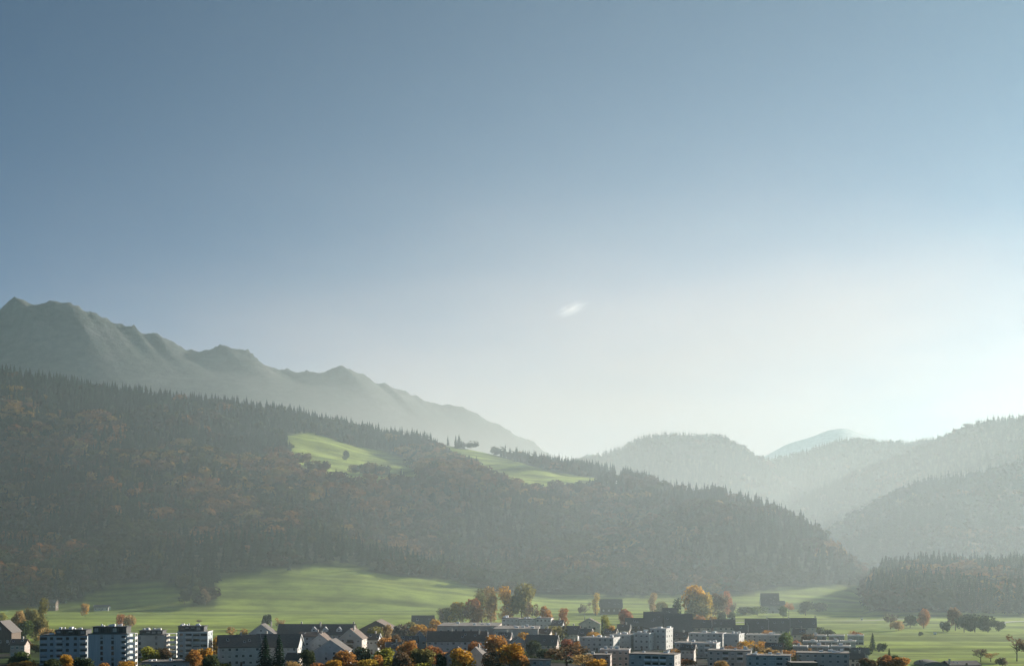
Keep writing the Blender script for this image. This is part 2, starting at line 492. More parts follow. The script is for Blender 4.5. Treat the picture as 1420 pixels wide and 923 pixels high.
def proto_round(n, seed, size=0.17, tall=1.0):
    """crown of leaf clumps over a few lobes; unit height, radius about 0.38"""
    r = np.random.default_rng(seed); V, F = [], []
    lobes = [(0, 0, 0.6, 0.36)] + [(0.2 * math.cos(a), 0.2 * math.sin(a), 0.45 + 0.3 * r.random(), 0.2 + 0.08 * r.random()) for a in r.random(5) * 6.28]
    for k in range(n):
        cx, cy_, cz, rr = lobes[r.integers(len(lobes))]
        d = r.normal(0, 1, 3); d /= np.linalg.norm(d) + 1e-6
        q = rr * (0.85 + 0.2 * r.random())
        c = np.array((cx + d[0] * q / tall, cy_ + d[1] * q / tall, cz + d[2] * q * 1.05))
        c[2] = min(max(c[2], 0.14), 1.0)
        nrm = d + r.normal(0, .16, 3); nrm /= np.linalg.norm(nrm)
        t1 = np.cross(nrm, (0.3, 0.2, 1)); t1 /= np.linalg.norm(t1); t2 = np.cross(nrm, t1)
        s = size * (0.6 + 0.7 * r.random()); base = len(V)
        a0 = r.random() * 6.28
        for i in range(3):
            a = a0 + i * 2.1 + r.normal(0, .25)
            V.append(c + s * 0.62 * (t1 * math.cos(a) + t2 * math.sin(a)))
        F.append((base, base + 1, base + 2))
    return np.array(V), np.array(F)

def clumps(pts, heights, widths, tints, protos):
    Vs, Fs, Cs = [], [], []; off = 0
    pid = rng.integers(len(protos), size=len(pts))
    for k, (pv, pf) in enumerate(protos):
        s = np.where(pid == k)[0]
        if not len(s): continue
        a = rng.random(len(s)) * 6.283; ca, sa = np.cos(a)[:, None], np.sin(a)[:, None]
        w = widths[s][:, None]; h = heights[s][:, None]
        x = (pv[None, :, 0] * ca - pv[None, :, 1] * sa) * w + pts[s, 0:1]
        y = (pv[None, :, 0] * sa + pv[None, :, 1] * ca) * w + pts[s, 1:2]
        z = pv[None, :, 2] * h + pts[s, 2:3] - 0.04 * h
        Vs.append(np.stack([x, y, z], -1).reshape(-1, 3))
        Fs.append((pf[None] + (np.arange(len(s)) * len(pv))[:, None, None] + off).reshape(-1, 3))
        Cs.append(np.repeat(tints[s], len(pv), axis=0))
        off += len(s) * len(pv)
    return np.concatenate(Vs), np.concatenate(Fs), np.concatenate(Cs)

C_SPRUCE = np.array([(0.022, 0.045, 0.028), (0.030, 0.055, 0.030), (0.018, 0.036, 0.026)])
C_GREEN = np.array([(0.07, 0.085, 0.03), (0.09, 0.10, 0.03), (0.06, 0.07, 0.035)])
C_RUST = np.array([(0.22, 0.10, 0.035), (0.27, 0.13, 0.04), (0.17, 0.085, 0.04)])
C_GOLD = np.array([(0.30, 0.19, 0.04), (0.24, 0.17, 0.05), (0.34, 0.20, 0.05)])
C_BROWN = np.array([(0.10, 0.065, 0.035), (0.13, 0.085, 0.045), (0.085, 0.06, 0.04)])

CONS = [proto_conifer(6, 9, i) for i in range(5)]
ROUNDS = [proto_round(74, 20 + i, 0.23) for i in range(5)]
CONS_L = [proto_conifer(4, 7, 40 + i) for i in range(4)]
ROUNDS_L = [proto_round(34, 60 + i, 0.32) for i in range(4)]

# brighter autumn patches, as (column, row, radius in columns, radius in rows) where they grow on the hill
AUTUMN = [(60, 620, 70, 30), (20, 565, 40, 18), (275, 665, 35, 20), (310, 690, 40, 14), (350, 720, 45, 12), (205, 640, 40, 14), (240, 615, 30, 12), (65, 745, 14, 14), (20, 690, 25, 18),
          (385, 660, 45, 25), (430, 665, 40, 18), (500, 670, 45, 18), (560, 690, 35, 14), (600, 705, 35, 12), (640, 650, 50, 20), (700, 685, 25, 22), (655, 660, 40, 14),
          (800, 690, 40, 12), (840, 705, 35, 12), (870, 725, 40, 14), (900, 735, 40, 10), (950, 735, 35, 10), (990, 742, 20, 8), (860, 765, 25, 12), (945, 775, 14, 8), (560, 625, 30, 12),
          (1140, 760, 25, 18), (540, 610, 12, 8), (600, 640, 40, 14), (30, 800, 40, 20), (130, 580, 40, 14), (330, 640, 60, 14)]
def scatter(h, u0, u1, Y0, Y1, step, dens, past=110):
    """jittered grid of tree positions over the hill, where it is wooded"""
    X0, X1 = wx(u0, Y1 if u0 < CX else Y0), wx(u1, Y1 if u1 > CX else Y0)
    a, b = np.meshgrid(np.arange(X0, X1, step), np.arange(Y0, Y1, step), indexing='ij')
    a = a.ravel() + rng.uniform(-.48, .48, a.size) * step; b = b.ravel() + rng.uniform(-.48, .48, b.size) * step
    u = CX + FP * a / b
    k = (u > u0) & (u < u1) & (b < h.crest(u) + past)
    a, b = a[k], b[k]
    z = h.sample(a, b)
    k = dens(a, b, z)
    return np.stack([a, b, z], 1)[k]

def plant(pts, autumn, con_share, hmin=12, hmax=28, near_crest=0.0):
    """kind, height, width and tint of each tree"""
    n = len(pts)
    px, py = pix(pts[:, 0], pts[:, 1], pts[:, 2] + 12)
    au = np.zeros(n)
    for (x, y, rx, ry) in autumn:
        au = np.maximum(au, np.exp(-(((px - x) / rx) ** 2 + ((py - y) / ry) ** 2)))
    f = fbm(pts[:, 0] / 120, pts[:, 1] / 120, 3)
    con = rng.random(n) < np.clip(con_share + near_crest + (f - 0.5) * 2.4 - au * 0.9, 0.02, 0.98)
    ht = rng.uniform(hmin, hmax, n) * np.where(con, 1.08, 0.82)
    wd = np.where(con, ht * rng.uniform(.95, 1.6, n), ht * rng.uniform(1.1, 1.75, n))
    # stands of like trees: neighbours mostly share their colour
    st = fbm(pts[:, 0] / 75 + 40, pts[:, 1] / 75 + 13, 3) + rng.normal(0, .06, n)
    tint = np.where((st < 0.52)[:, None], C_GREEN[rng.integers(3, size=n)], C_BROWN[rng.integers(3, size=n)])
    hot = (rng.random(n) < au * 0.7 + 0.03) | (st > 0.70)
    tint = np.where(hot[:, None], np.where((st + rng.normal(0, .08, n) < 0.5)[:, None], C_GOLD[rng.integers(3, size=n)] * 0.9, C_RUST[rng.integers(3, size=n)]), tint)
    tint = np.where(con[:, None], C_SPRUCE[rng.integers(3, size=n)] * 0.45, tint * np.where(hot, 0.56, 0.40)[:, None])
    return con, ht, wd, tint * rng.uniform(.8, 1.2, (n, 1))

def forest(name, label, pts, con, ht, wd, tint, cons, rounds):
    V1, F1, T1 = clumps(pts[con], ht[con], wd[con], tint[con], cons)
    V2, F2, T2 = clumps(pts[~con], ht[~con], wd[~con], tint[~con], rounds)
    me = mesh_np(name, np.concatenate([V1, V2]), np.concatenate([F1, F2 + len(V1)]), 3, {'tint': np.concatenate([T1, T2])})
    me.materials.append(M_LEAF)
    return tag(link(name, me), label, 'forest', kind='stuff')

denA = lambda a, b, z: (~meadow_mask_A(a, b, z)) & (z > 2.5) & (rng.random(len(a)) < 0.93)
ptsA = scatter(hillA, -160, 1300, 1330, 3150, 12.0, denA)
# a few lone trees and hedges on the shelf meadow
ptsA = ptsA[~((ptsA[:, 1] > 2550) & (CX + FP * ptsA[:, 0] / ptsA[:, 1] > 560) & (rng.random(len(ptsA)) < 0.02))]
cr = hillA.crest(CX + FP * ptsA[:, 0] / ptsA[:, 1]) - ptsA[:, 1]
plA = plant(ptsA, AUTUMN, 0.30, near_crest=np.clip((420 - cr) / 300, 0, 1) * 0.7 + 0.30 * np.clip(-ptsA[:, 0] / 500, 0, 1))
yes = lambda a, b, z: (z > 6) & (rng.random(len(a)) < 0.95)
ptsF = scatter(hillF, 1203, 1600, 1290, 1800, 9.0, lambda a, b, z: (z > 2.2) & (rng.random(len(a)) < .95))
plF = plant(ptsF, [(1385, 815, 16, 16), (1345, 795, 20, 12), (1265, 785, 14, 8)], 0.72, 20, 30)

# the trees that show largest at the edge of the two woods become single objects further down; the rest are two masses
N_SINGLE = 150
allp = np.concatenate([ptsA, ptsF]); src = np.concatenate([np.zeros(len(ptsA), int), np.ones(len(ptsF), int)])
allh = np.concatenate([plA[1], plF[1]])
ax_, ay_ = pix(allp[:, 0], allp[:, 1], allp[:, 2])
size = allh / allp[:, 1] * ((ax_ > 2) & (ax_ < 1418))
order = np.argsort(-size)
single = np.zeros(len(allp), bool); single[order[:N_SINGLE]] = True
sA, sF = single[:len(ptsA)], single[len(ptsA):]
def sub(pl, m): return tuple(q[m] for q in pl)
forest('forest', 'dense mixed autumn wood covering the big hill on the left and centre', ptsA[~sA], *sub(plA, ~sA), CONS, ROUNDS)
forest('forest', 'hazy stand of spruce and larch filling the low knoll at the right edge', ptsF[~sF], *sub(plF, ~sF), CONS, ROUNDS)
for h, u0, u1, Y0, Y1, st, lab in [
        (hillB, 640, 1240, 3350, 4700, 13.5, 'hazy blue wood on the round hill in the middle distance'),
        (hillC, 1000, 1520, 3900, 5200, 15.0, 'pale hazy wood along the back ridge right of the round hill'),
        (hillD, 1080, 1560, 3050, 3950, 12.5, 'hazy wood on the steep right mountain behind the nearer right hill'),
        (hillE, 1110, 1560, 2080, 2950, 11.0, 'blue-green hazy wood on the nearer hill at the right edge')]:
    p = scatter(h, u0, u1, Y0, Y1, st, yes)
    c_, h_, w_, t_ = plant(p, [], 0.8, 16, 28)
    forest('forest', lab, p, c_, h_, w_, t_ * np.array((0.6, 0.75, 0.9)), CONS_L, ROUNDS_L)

# ---------------------------------------------------------------- building materials
W_WHITE = mat_rough('white_render', (0.42, 0.42, 0.415), (0.54, 0.54, 0.53), 0.35, 0.8, 6)
W_PANEL = mat_rough('pale_blue_panels', (0.30, 0.345, 0.37), (0.40, 0.445, 0.47), 0.5, 0.6, 4, 0.4, (3, 3, 0.2))
W_TEAL = mat_rough('blue_grey_render', (0.40, 0.405, 0.385), (0.50, 0.50, 0.475), 0.3, 0.8, 6)
W_PINK = mat_rough('beige_pink_render', (0.36, 0.30, 0.265), (0.46, 0.39, 0.345), 0.3, 0.85, 6)
W_GREY = mat_rough('grey_render', (0.37, 0.35, 0.32), (0.47, 0.445, 0.41), 0.3, 0.85, 6)
W_CREAM = mat_rough('cream_render', (0.46, 0.42, 0.37), (0.57, 0.53, 0.47), 0.3, 0.85, 6)
W_WOOD = mat_rough('weathered_boards', (0.10, 0.08, 0.065), (0.18, 0.14, 0.11), 1.2, 0.9, 5, 0.2, (4, 4, 0.3))
R_DARK = mat_rough('dark_roof_tiles', (0.09, 0.08, 0.075), (0.155, 0.14, 0.13), 0.8, 0.75, 6, 0.3, (1, 4, 4), 0.3)
R_BROWN = mat_rough('brown_roof_tiles', (0.12, 0.09, 0.075), (0.19, 0.145, 0.12), 0.8, 0.8, 6, 0.3, (1, 4, 4), 0.3)
R_GRAVEL = mat_rough('gravel_roof', (0.13, 0.12, 0.11), (0.22, 0.20, 0.18), 1.5, 0.95, 6)
R_LIGHT = mat_rough('pale_metal_sheet', (0.62, 0.62, 0.62), (0.78, 0.78, 0.78), 0.6, 0.4, 3, 0.5)
M_TRIM = mat_rough('white_paint', (0.74, 0.74, 0.72), (0.82, 0.82, 0.80), 1.0, 0.5, 3)
M_DARKTRIM = mat_rough('dark_fascia', (0.05, 0.05, 0.052), (0.08, 0.08, 0.08), 1.0, 0.6, 3)
M_WOODTRIM = mat_rough('brown_wood', (0.10, 0.065, 0.04), (0.16, 0.11, 0.07), 2.0, 0.8, 4)
M_RAIL = mat_rough('balcony_panel', (0.42, 0.44, 0.45), (0.55, 0.56, 0.56), 1.0, 0.5, 3)
M_SOLAR = mat_rough('solar_cells', (0.02, 0.025, 0.045), (0.03, 0.035, 0.06), 4.0, 0.15, 2, 0.6)
def mat_glass():
    m, n, l, out = new_mat('window_glass')
    b = n.new('ShaderNodeBsdfPrincipled')
    b.inputs['Base Color'].default_value = (0.028, 0.034, 0.04, 1); b.inputs['Roughness'].default_value = 0.08; b.inputs['Specular IOR Level'].default_value = 0.6
    l.new(b.outputs['BSDF'], out.inputs['Surface'])
    return m
M_GLASS = mat_glass()

class MB:
    """collects boxes and polygons; build() links them as one mesh object"""
    def __init__(s): s.v, s.f, s.m = [], [], []
    def box(s, x0, x1, y0, y1, z0, z1, mi=0):
        b = len(s.v)
        s.v += [(x, y, z) for z in (z0, z1) for y in (y0, y1) for x in (x0, x1)]
        s.f += [tuple(b + i for i in q) for q in ((0, 2, 3, 1), (4, 5, 7, 6), (0, 1, 5, 4), (2, 6, 7, 3), (0, 4, 6, 2), (1, 3, 7, 5))]
        s.m += [mi] * 6; return s
    def prism(s, poly, axis, a0, a1, mi=0):
        """poly: (p, z) outline, counter-clockwise; extruded along 'x' or 'y' from a0 to a1"""
        b = len(s.v); n = len(poly)
        for a in (a0, a1):
            s.v += [((a, p, z) if axis == 'x' else (p, a, z)) for p, z in poly]
        s.f += [tuple(b + i for i in range(n)), tuple(b + n + i for i in reversed(range(n)))]
        for i in range(n):
            j = (i + 1) % n; s.f.append((b + i, b + n + i, b + n + j, b + j))
        s.m += [mi] * (n + 2); return s
    def mesh(s, name, mats):
        me = bpy.data.meshes.new(name); me.from_pydata(s.v, [], s.f)
        for q in mats: me.materials.append(q)
        me.polygons.foreach_set('material_index', s.m)
        import bmesh
        bm = bmesh.new(); bm.from_mesh(me); bmesh.ops.recalc_face_normals(bm, faces=bm.faces); bm.to_mesh(me); bm.free()
        me.update(); return me
    def build(s, name, mats, parent=None, loc=(0, 0, 0), rz=0):
        o = link(name, s.mesh(name, mats if isinstance(mats, (list, tuple)) else [mats]), parent)
        o.location = loc; o.rotation_euler = (0, 0, rz); return o

_cache = {}
_wr = random.Random(5)
M_BLIND = mat_rough('window_blind', (0.30, 0.29, 0.27), (0.40, 0.39, 0.37), 2.0, 0.8, 3)
def window(parent, x, y, z, w, h, rz=0, trim=None, name='window'):
    """frame, glass and sill in one piece; looks towards -y of its own axes"""
    trim = trim or M_TRIM
    var = _wr.choice((0, 0, 0, 1, 2, 3))
    key = (round(w, 1), round(h, 1), trim.name, var)
    if key not in _cache:
        q = MB()
        q.box(-w / 2 - .08, w / 2 + .08, -.03, .06, -h / 2 - .08, h / 2 + .08, 0)
        q.box(-w / 2, w / 2, -.045, .05, -h / 2, h / 2, 1)
        if var: q.box(-w / 2, w / 2, -.052, -.046, h / 2 - h * (0, .35, .7, .95)[var], h / 2, 2)
        for k in range(1, max(2, int(round(w / 0.8)))):
            xx = -w / 2 + w * k / max(2, int(round(w / 0.8))); q.box(xx - .035, xx + .035, -.06, .04, -h / 2, h / 2, 0)
        q.box(-w / 2 - .15, w / 2 + .15, -.16, .03, -h / 2 - .15, -h / 2 - .085, 0)
        _cache[key] = q.mesh('window', [trim, M_GLASS, M_BLIND])
    o = link(name, _cache[key], parent); o.location = (x, y, z); o.rotation_euler = (0, 0, rz); return o
def balcony(parent, x, y, z, w, d=1.5, rz=0, rail=None, name='balcony'):
    rail = rail or M_RAIL
    key = ('b', round(w, 1), d, rail.name)
    if key not in _cache:
        q = MB()
        q.box(-w / 2, w / 2, -d, 0.0, -.18, 0, 0)
        q.box(-w / 2, w / 2, -d, -d + .06, .12, 1.0, 1); q.box(-w / 2, -w / 2 + .06, -d + .06, -.01, .12, 1.0, 1); q.box(w / 2 - .06, w / 2, -d + .06, -.01, .12, 1.0, 1)
        q.box(-w / 2 + .2, w / 2 - .2, -.05, -.015, .05, 2.1, 2)
        _cache[key] = q.mesh('balcony', [M_TRIM, rail, M_GLASS])
    o = link(name, _cache[key], parent); o.location = (x, y, z); o.rotation_euler = (0, 0, rz); return o

def building(name, label, cat, kind, x0, x1, eave, ridge, Y, depth, yaw, wall, roof, cols=4, rows=3, group=None, base=0.0, side=True, win=(1.25, 1.4), blank=(), balc=(), chim=(), over=0.6, units=0, pent=None, door=True, frame=None, bigwin=None, solar=0, rail=None):
    """x0..x1 columns of the front face, eave and ridge rows, at depth Y"""
    r = random.Random(label)
    rz = R(yaw)
    w = (x1 - x0) * Y / FP / math.cos(rz); h = wz(eave, Y) - base; hr = wz(ridge, Y) - base
    cxw = wx((x0 + x1) / 2, Y)
    c = (cxw - math.sin(rz) * depth / 2, Y + math.cos(rz) * depth / 2, base)
    t = tag(empty(name, c, rz), label, cat, group)
    hw, hd = w / 2, depth / 2
    q = MB()
    if kind == 'flat':
        q.box(-hw, hw, -hd, hd, -2, h)
        q.build('wall', wall, t)
        rf = MB().box(-hw - .25, hw + .25, -hd - .25, hd + .25, h, h + .32, 0)
        rf.box(-hw + .1, hw - .1, -hd + .1, hd - .1, h + .32, h + .36, 1)
        rf = rf.build('roof', [roof, R_GRAVEL], t)
        for k in range(units):  # pale boxes added as the bright spots where roof glass catches the sun
            ux = r.uniform(-.8, .8) * hw; uy = r.uniform(-.6, .6) * hd; s = r.uniform(.5, 1.3)
            MB().box(ux - s, ux + s, uy - s * .7, uy + s * .7, h + .36, h + .36 + r.uniform(.5, 1.5)).build('roof_vent', M_TRIM if r.random() < .6 else R_LIGHT, rf)
        for k in range(solar):
            ux = -hw + (k + .7) * w / (solar + .4)
            MB().prism([(-1.2, h + .37), (1.2, h + 1.25), (1.2, h + 1.33), (-1.2, h + .45)], 'x', ux - .9, ux + .9).build('solar_panel', M_SOLAR, rf, (0, r.uniform(-.2, .2) * hd, 0))
        if pent:
            px0, px1, ph, pm = pent
            PX0, PX1 = -hw + px0 * w, -hw + px1 * w
            pe = MB().box(PX0, PX1, -hd + 2.0, hd - 2.0, h + .36, h + .36 + ph).build('penthouse', pm, t)
            MB().box(PX0 - .5, PX1 + .5, -hd + 1.3, hd - 1.3, h + .36 + ph, h + .62 + ph).build('roof_slab', M_DARKTRIM, pe)
            for k in range(int((PX1 - PX0) / 3.2)):
                window(pe, PX0 + 1.8 + k * 3.2, -hd + 2.0, h + .36 + ph * .5, 2.0, ph * .62, 0, M_DARKTRIM)
            for k in range(8):
                ux = r.uniform(PX0 + 1, PX1 - 1); s = r.uniform(.3, .9); uy = r.uniform(-.4, .3) * hd
                MB().box(ux - s, ux + s, uy - s, uy + s, h + .62 + ph, h + .62 + ph + r.uniform(.4, 1.3)).build('roof_vent', R_LIGHT, pe)
    elif kind == 'side':
        q.prism([(-hd, -2), (hd, -2), (hd, h), (0, hr), (-hd, h)], 'x', -hw, hw).build('wall', wall, t)
        sl = (hr - h) / hd; zo = h - over * sl; th = .28
        rf = MB()
        rf.prism([(-hd - over, zo + .03), (0, hr + .03), (0, hr + .03 + th), (-hd - over, zo + .03 + th)], 'x', -hw - over, hw + over)
        rf.prism([(hd + over, zo + .03), (hd + over, zo + .03 + th), (0, hr + .031 + th), (0, hr + .031)], 'x', -hw - over, hw + over, 0)
        rf = rf.build('roof', roof, t)
        rf_side(rf, hw, hd, h, hr, over, th)
        for s in (-1, 1):   # pale verge boards on both gable ends
            xa = s * (hw + over) + (.004 if s > 0 else -.064); g = MB()
            for t2 in (-1, 1):
                g.prism([(0, hr - .05), (t2 * (hd + over), zo - .05), (t2 * (hd + over), zo + .36), (0, hr + .36)], 'x', xa + (.002 if t2 > 0 else 0), xa + .06)
            g.build('verge_board', M_TRIM if r.random() < .7 and wall is not W_WOOD else M_WOODTRIM, rf)
        for k in range(r.choice((1, 2, 3, 4)) if w > 7 else 0):   # roof windows on the front slope
            ux = r.uniform(-.85, .85) * hw; tt = r.uniform(.3, .7)
            yy = -hd * (1 - tt); z0 = h + (hr - h) * tt + .03 + th
            a_ = math.atan2(hr - h, hd)
            sk = MB().box(-.55, .55, -.7, .7, 0, .09, 0).box(-.45, .45, -.6, .6, .09, .11, 1).build('roof_window', [R_LIGHT, M_GLASS], rf, (ux, yy, z0))
            sk.rotation_euler = (a_, 0, 0)
    elif kind == 'front':
        q.prism([(-hw, -2), (hw, -2), (hw, h), (0, hr), (-hw, h)], 'y', -hd, hd).build('wall', wall, t)
        sl = (hr - h) / hw; zo = h - over * sl; th = .28
        rf = MB()
        rf.prism([(-hw - over, zo + .03), (0, hr + .03), (0, hr + .03 + th), (-hw - over, zo + .03 + th)], 'y', -hd - over, hd + over)
        rf.prism([(hw + over, zo + .03), (hw + over, zo + .03 + th), (0, hr + .031 + th), (0, hr + .031)], 'y', -hd - over, hd + over)
        rf = rf.build('roof', roof, t)
        for s in (-1, 1):   # pale verge boards along the gable
            g = MB().prism([(0, hr - .12), (s * (hw + over), zo - .12), (s * (hw + over), zo + .1), (0, hr + .1)], 'y', -hd - over - .05, -hd - over - .004)
            g.build('verge_board', M_TRIM if wall is not W_WOOD else M_WOODTRIM, rf)
    for cx_, cy_ in chim:
        MB().box(-.4, .4, -.4, .4, -1.5, 1.5).box(-.5, .5, -.5, .5, 1.5, 1.65).build('chimney', W_CREAM, rf, (cx_ * hw, cy_ * hd, hr if kind != 'flat' else h + 1))
    st = h / max(rows, 1)
    for j in range(rows):
        z = st * (j + .55)
        for i in range(cols):
            if (i, j) in blank: continue
            x = -hw + w * (i + .5) / cols + (r.uniform(-.2, .2) if kind != 'flat' else 0)
            if i in balc and j > 0:
                balcony(t, x, -hd - .004, st * j + .1, min(w / cols * .86, 5.0), 1.5, 0, rail)
            else:
                ww, hh = win
                if bigwin and i in bigwin: ww = w / cols * .82
                window(t, x, -hd, z, ww, min(hh, st * .6), 0, frame)
        if side:
            nsd = max(1, int(depth / 4.5))
            for i in range(nsd):
                window(t, hw if yaw <= 4 else -hw, (-hd + depth * (i + .5) / nsd), z, 1.1, min(1.4, st * .55), R(90) if yaw <= 4 else R(-90), frame)
    if kind == 'front' and hr - h > 3:
        window(t, 0, -hd, h + (hr - h) * .35, 1.1, 1.2, 0, frame)
    if door:
        MB().box(-.55, .55, -.05, .04, 0, 2.1).build('door', M_WOODTRIM, t, (hw * r.uniform(-.1, .1) + w / cols * .0, -hd - .002, 0.02))
    return t

def rf_side(rf, hw, hd, h, hr, over, th):
    """gutter along the front eave"""
    zo = h - over * (hr - h) / hd
    MB().box(-hw - over, hw + over, -hd - over - .16, -hd - over - .004, zo - .02, zo + .12).build('gutter', M_DARKTRIM, rf)

# ---------------------------------------------------------------- the town, left to right
B = building
B('barn', 'dark weathered barn with a pale verge, cut off by the left edge', 'barn', 'front', -16, 16, 876, 861, 840, 16, 0, W_WOOD, R_DARK, 3, 1)
B('apartment_block', 'white low wing with long ribbon windows, leftmost of the flat roofed apartment blocks', 'apartment block', 'flat', 55, 121, 881, 881, 748, 14, 0, W_PANEL, M_DARKTRIM, 6, 5, win=(1.5, 1.3), balc=(2, 5), bigwin=(0,), units=4, pent=(.3, .95, 2.6, M_DARKTRIM), frame=M_DARKTRIM)
tower = B('apartment_block', 'tall pale panelled apartment block with two dark window strips and a sunlit balcony tower', 'apartment block', 'flat', 122, 175, 879, 879, 735, 13, 0, W_PANEL, M_DARKTRIM, 7, 6, win=(1.2, 2.0), blank=[(i, j) for i in (0, 1, 3, 5) for j in range(6)], balc=(6,), units=3, solar=7, pent=(.1, .98, 3.4, M_DARKTRIM), frame=M_DARKTRIM, side=False)
def balcony_tower(t, x, y, w, d, h, n):
    q = MB()
    for k in range(n + 1):
        q.box(-w / 2, w / 2, -d / 2, d / 2, h * k / n - .2, h * k / n)
        if k < n:
            for (a0, a1, b0, b1) in ((-w / 2, w / 2, -d / 2, -d / 2 + .1), (w / 2 - .1, w / 2, -d / 2 + .1, d / 2 - .1), (-w / 2, w / 2, d / 2 - .1, d / 2)):
                q.box(a0, a1, b0, b1, h * k / n, h * k / n + 1.05)
    for a in (-w / 2 + .2, w / 2 - .2):
        for b in (-d / 2 + .2, d / 2 - .2):
            q.box(a - .22, a + .22, b - .22, b + .22, -.5, h)
    q.build('balcony_tower', M_TRIM, t, (x, y, 0))
_w = 53 * 735 / FP
balcony_tower(tower, _w / 2 + 2.3, -3.6, 4.4, 4.6, 17.6, 6)
b2 = B('apartment_block', 'pale flat roofed apartment block with white balcony end, behind the round yellow-green tree', 'apartment block', 'flat', 190, 228, 880, 880, 800, 13, 0, W_CREAM, M_DARKTRIM, 5, 4, win=(1.0, 1.5), blank=[(i, j) for i in (1, 2, 4) for j in range(4)], units=3, pent=(.05, .9, 2.0, M_DARKTRIM), side=False, frame=M_DARKTRIM)
balcony_tower(b2, 38 * 800 / FP / 2 + 3.2, -1.5, 6.2, 6.0, 13.6, 5)
B('apartment_block', 'blue-grey apartment block with penthouse and bright white right end', 'apartment block', 'flat', 246, 288, 876, 876, 790, 13, 0, W_PANEL, M_TRIM, 4, 5, win=(1.7, 1.2), balc=(1,), bigwin=(3, 2), units=3, pent=(.0, .85, 2.8, M_DARKTRIM), frame=M_DARKTRIM)
B('garage', 'low brown flat roofed garage with white roof lights below the apartment blocks', 'garage', 'flat', 196, 262, 917.5, 917.5, 712, 16, 0, W_PINK, R_BROWN, 5, 1, units=5, side=False)
B('house', 'white house with blue-shaded left gable and small square windows, left of the tall spruces', 'house', 'side', 306, 360, 896, 881, 742, 13, 16, W_WHITE, R_DARK, 6, 3, chim=((.1, 0),), blank=[(4, 2), (5, 1)])
B('house', 'big white house with steep dark roof directly behind the tall spruces', 'house', 'side', 352, 413, 896, 880, 758, 14, -5, W_WHITE, R_DARK, 7, 3, chim=((-.6, .1),))
B('house', 'white gable of a small house peeping over the roof behind the spruces', 'house', 'front', 345, 379, 878, 865.5, 850, 14, 0, W_WHITE, R_DARK, 3, 2, chim=((.7, -.2),))
B('row_house', 'very long dark ridge roof with white chimneys, in front of the striped field', 'row house', 'side', 384, 490, 879, 866, 862, 15, -2, W_WHITE, R_DARK, 14, 3, chim=((-.42, .1), (.1, -.3), (.96, .1)))
rowh = [o for o in COL.objects if o.get('label', '').startswith('very long dark ridge')][0]
rowr = [o for o in rowh.children if o.name.startswith('roof')][0]
for fx in (-.95, 6.0, 14.5):
    X_ = fx
    d_ = MB().prism([(-1.7, 11.2), (1.7, 11.2), (1.7, 12.6), (0, 14.2), (-1.7, 12.6)], 'y', -6.6, -2.0).build('dormer', W_WHITE, rowr, (X_, 0, 0))
    window(d_, 0, -6.6, 12.1, 1.1, 1.1)
B('house', 'narrow white house end with rows of small windows right of the spruces', 'house', 'side', 414, 446, 882, 877, 805, 11, -4, W_WHITE, R_BROWN, 4, 4, chim=((.5, 0),))
B('house', 'white gabled house with tall chimney behind the nearest white gable', 'house', 'front', 429, 458, 890, 879, 775, 14, -3, W_WHITE, R_BROWN, 3, 3, chim=((0, -.3),))
B('house', 'nearest white gable with paired upper windows, above the orange garden trees', 'house', 'front', 436, 480, 902, 887, 738, 15, -4, W_WHITE, R_DARK, 4, 3, blank=[(0, 2), (3, 2), (0, 1)])
B('house', 'pinkish white gabled house with a dark balcony, right of the nearest white gable', 'house', 'front', 469, 502, 885, 871.5, 795, 15, -5, W_CREAM, R_BROWN, 3, 4, balc=(1,), rail=M_WOODTRIM, chim=((.1, .2), (.2, -.4)))
B('barn', 'wide brown barn with low pitched gable between the houses and the field', 'barn', 'front', 495, 548, 874, 860.5, 960, 24, -4, W_WOOD, R_BROWN, 4, 1)
B('house', 'dark roofed house half hidden by golden trees at the field edge', 'house', 'side', 571, 601, 867, 853.5, 1085, 12, 0, W_WOOD, R_DARK, 4, 2)
B('house', 'small pale blue gable beside the long brown roof', 'house', 'front', 575, 591, 885, 875.5, 812, 10, 8, W_PANEL, R_DARK, 2, 2)
B('house', 'low dark roofed house half buried among the orange trees', 'house', 'side', 556, 578, 890, 882, 800, 9, 0, W_WHITE, R_DARK, 3, 2)
B('row_house', 'long white house with brown roof and blue window shutters behind the orange trees', 'row house', 'side', 592, 674, 888, 876, 802, 13, -3, W_WHITE, R_BROWN, 10, 3, chim=((.75, -.3), (-.2, .2)))
B('hall', 'broad flat brown hall roof behind the long white house', 'hall', 'flat', 606, 690, 868, 868, 930, 46, -3, W_PINK, R_BROWN, 8, 2, units=6, side=False)
B('hall', 'second flat hall roof of grey gravel in front of the white terrace', 'hall', 'flat', 684, 746, 872, 872, 900, 40, -3, W_GREY, R_GRAVEL, 6, 2, units=5, side=False)
for k, (a, b, tp, lab) in enumerate([(696, 719, 857, 'white terrace house with dark flat roof, left end of the row below the autumn trees'), (720, 742, 858, 'white terrace house in the middle of the row below the tall autumn trees'), (743, 764, 857, 'white terrace house at the right end of the row, beside the yellow-green bush')]):
    B('terrace_house', lab, 'terrace house', 'flat', a, b, tp, tp, 1000 - 4 * k, 11, -10, W_WHITE, M_DARKTRIM, 4, 4, group='white terrace below the tall autumn trees', units=2, win=(1.3, 1.3))
B('house', 'pale stone house half hidden by a golden tree, at the bottom edge', 'house', 'front', 619, 652, 909, 898, 700, 12, 4, W_CREAM, R_BROWN, 3, 2, chim=((.3, -.5),))
B('house', 'dark steep roof with bright white verge beside the golden tree at the bottom edge', 'house', 'front', 642, 676, 914, 897, 722, 13, -12, W_WHITE, R_DARK, 3, 2, chim=((.1, -.2),))
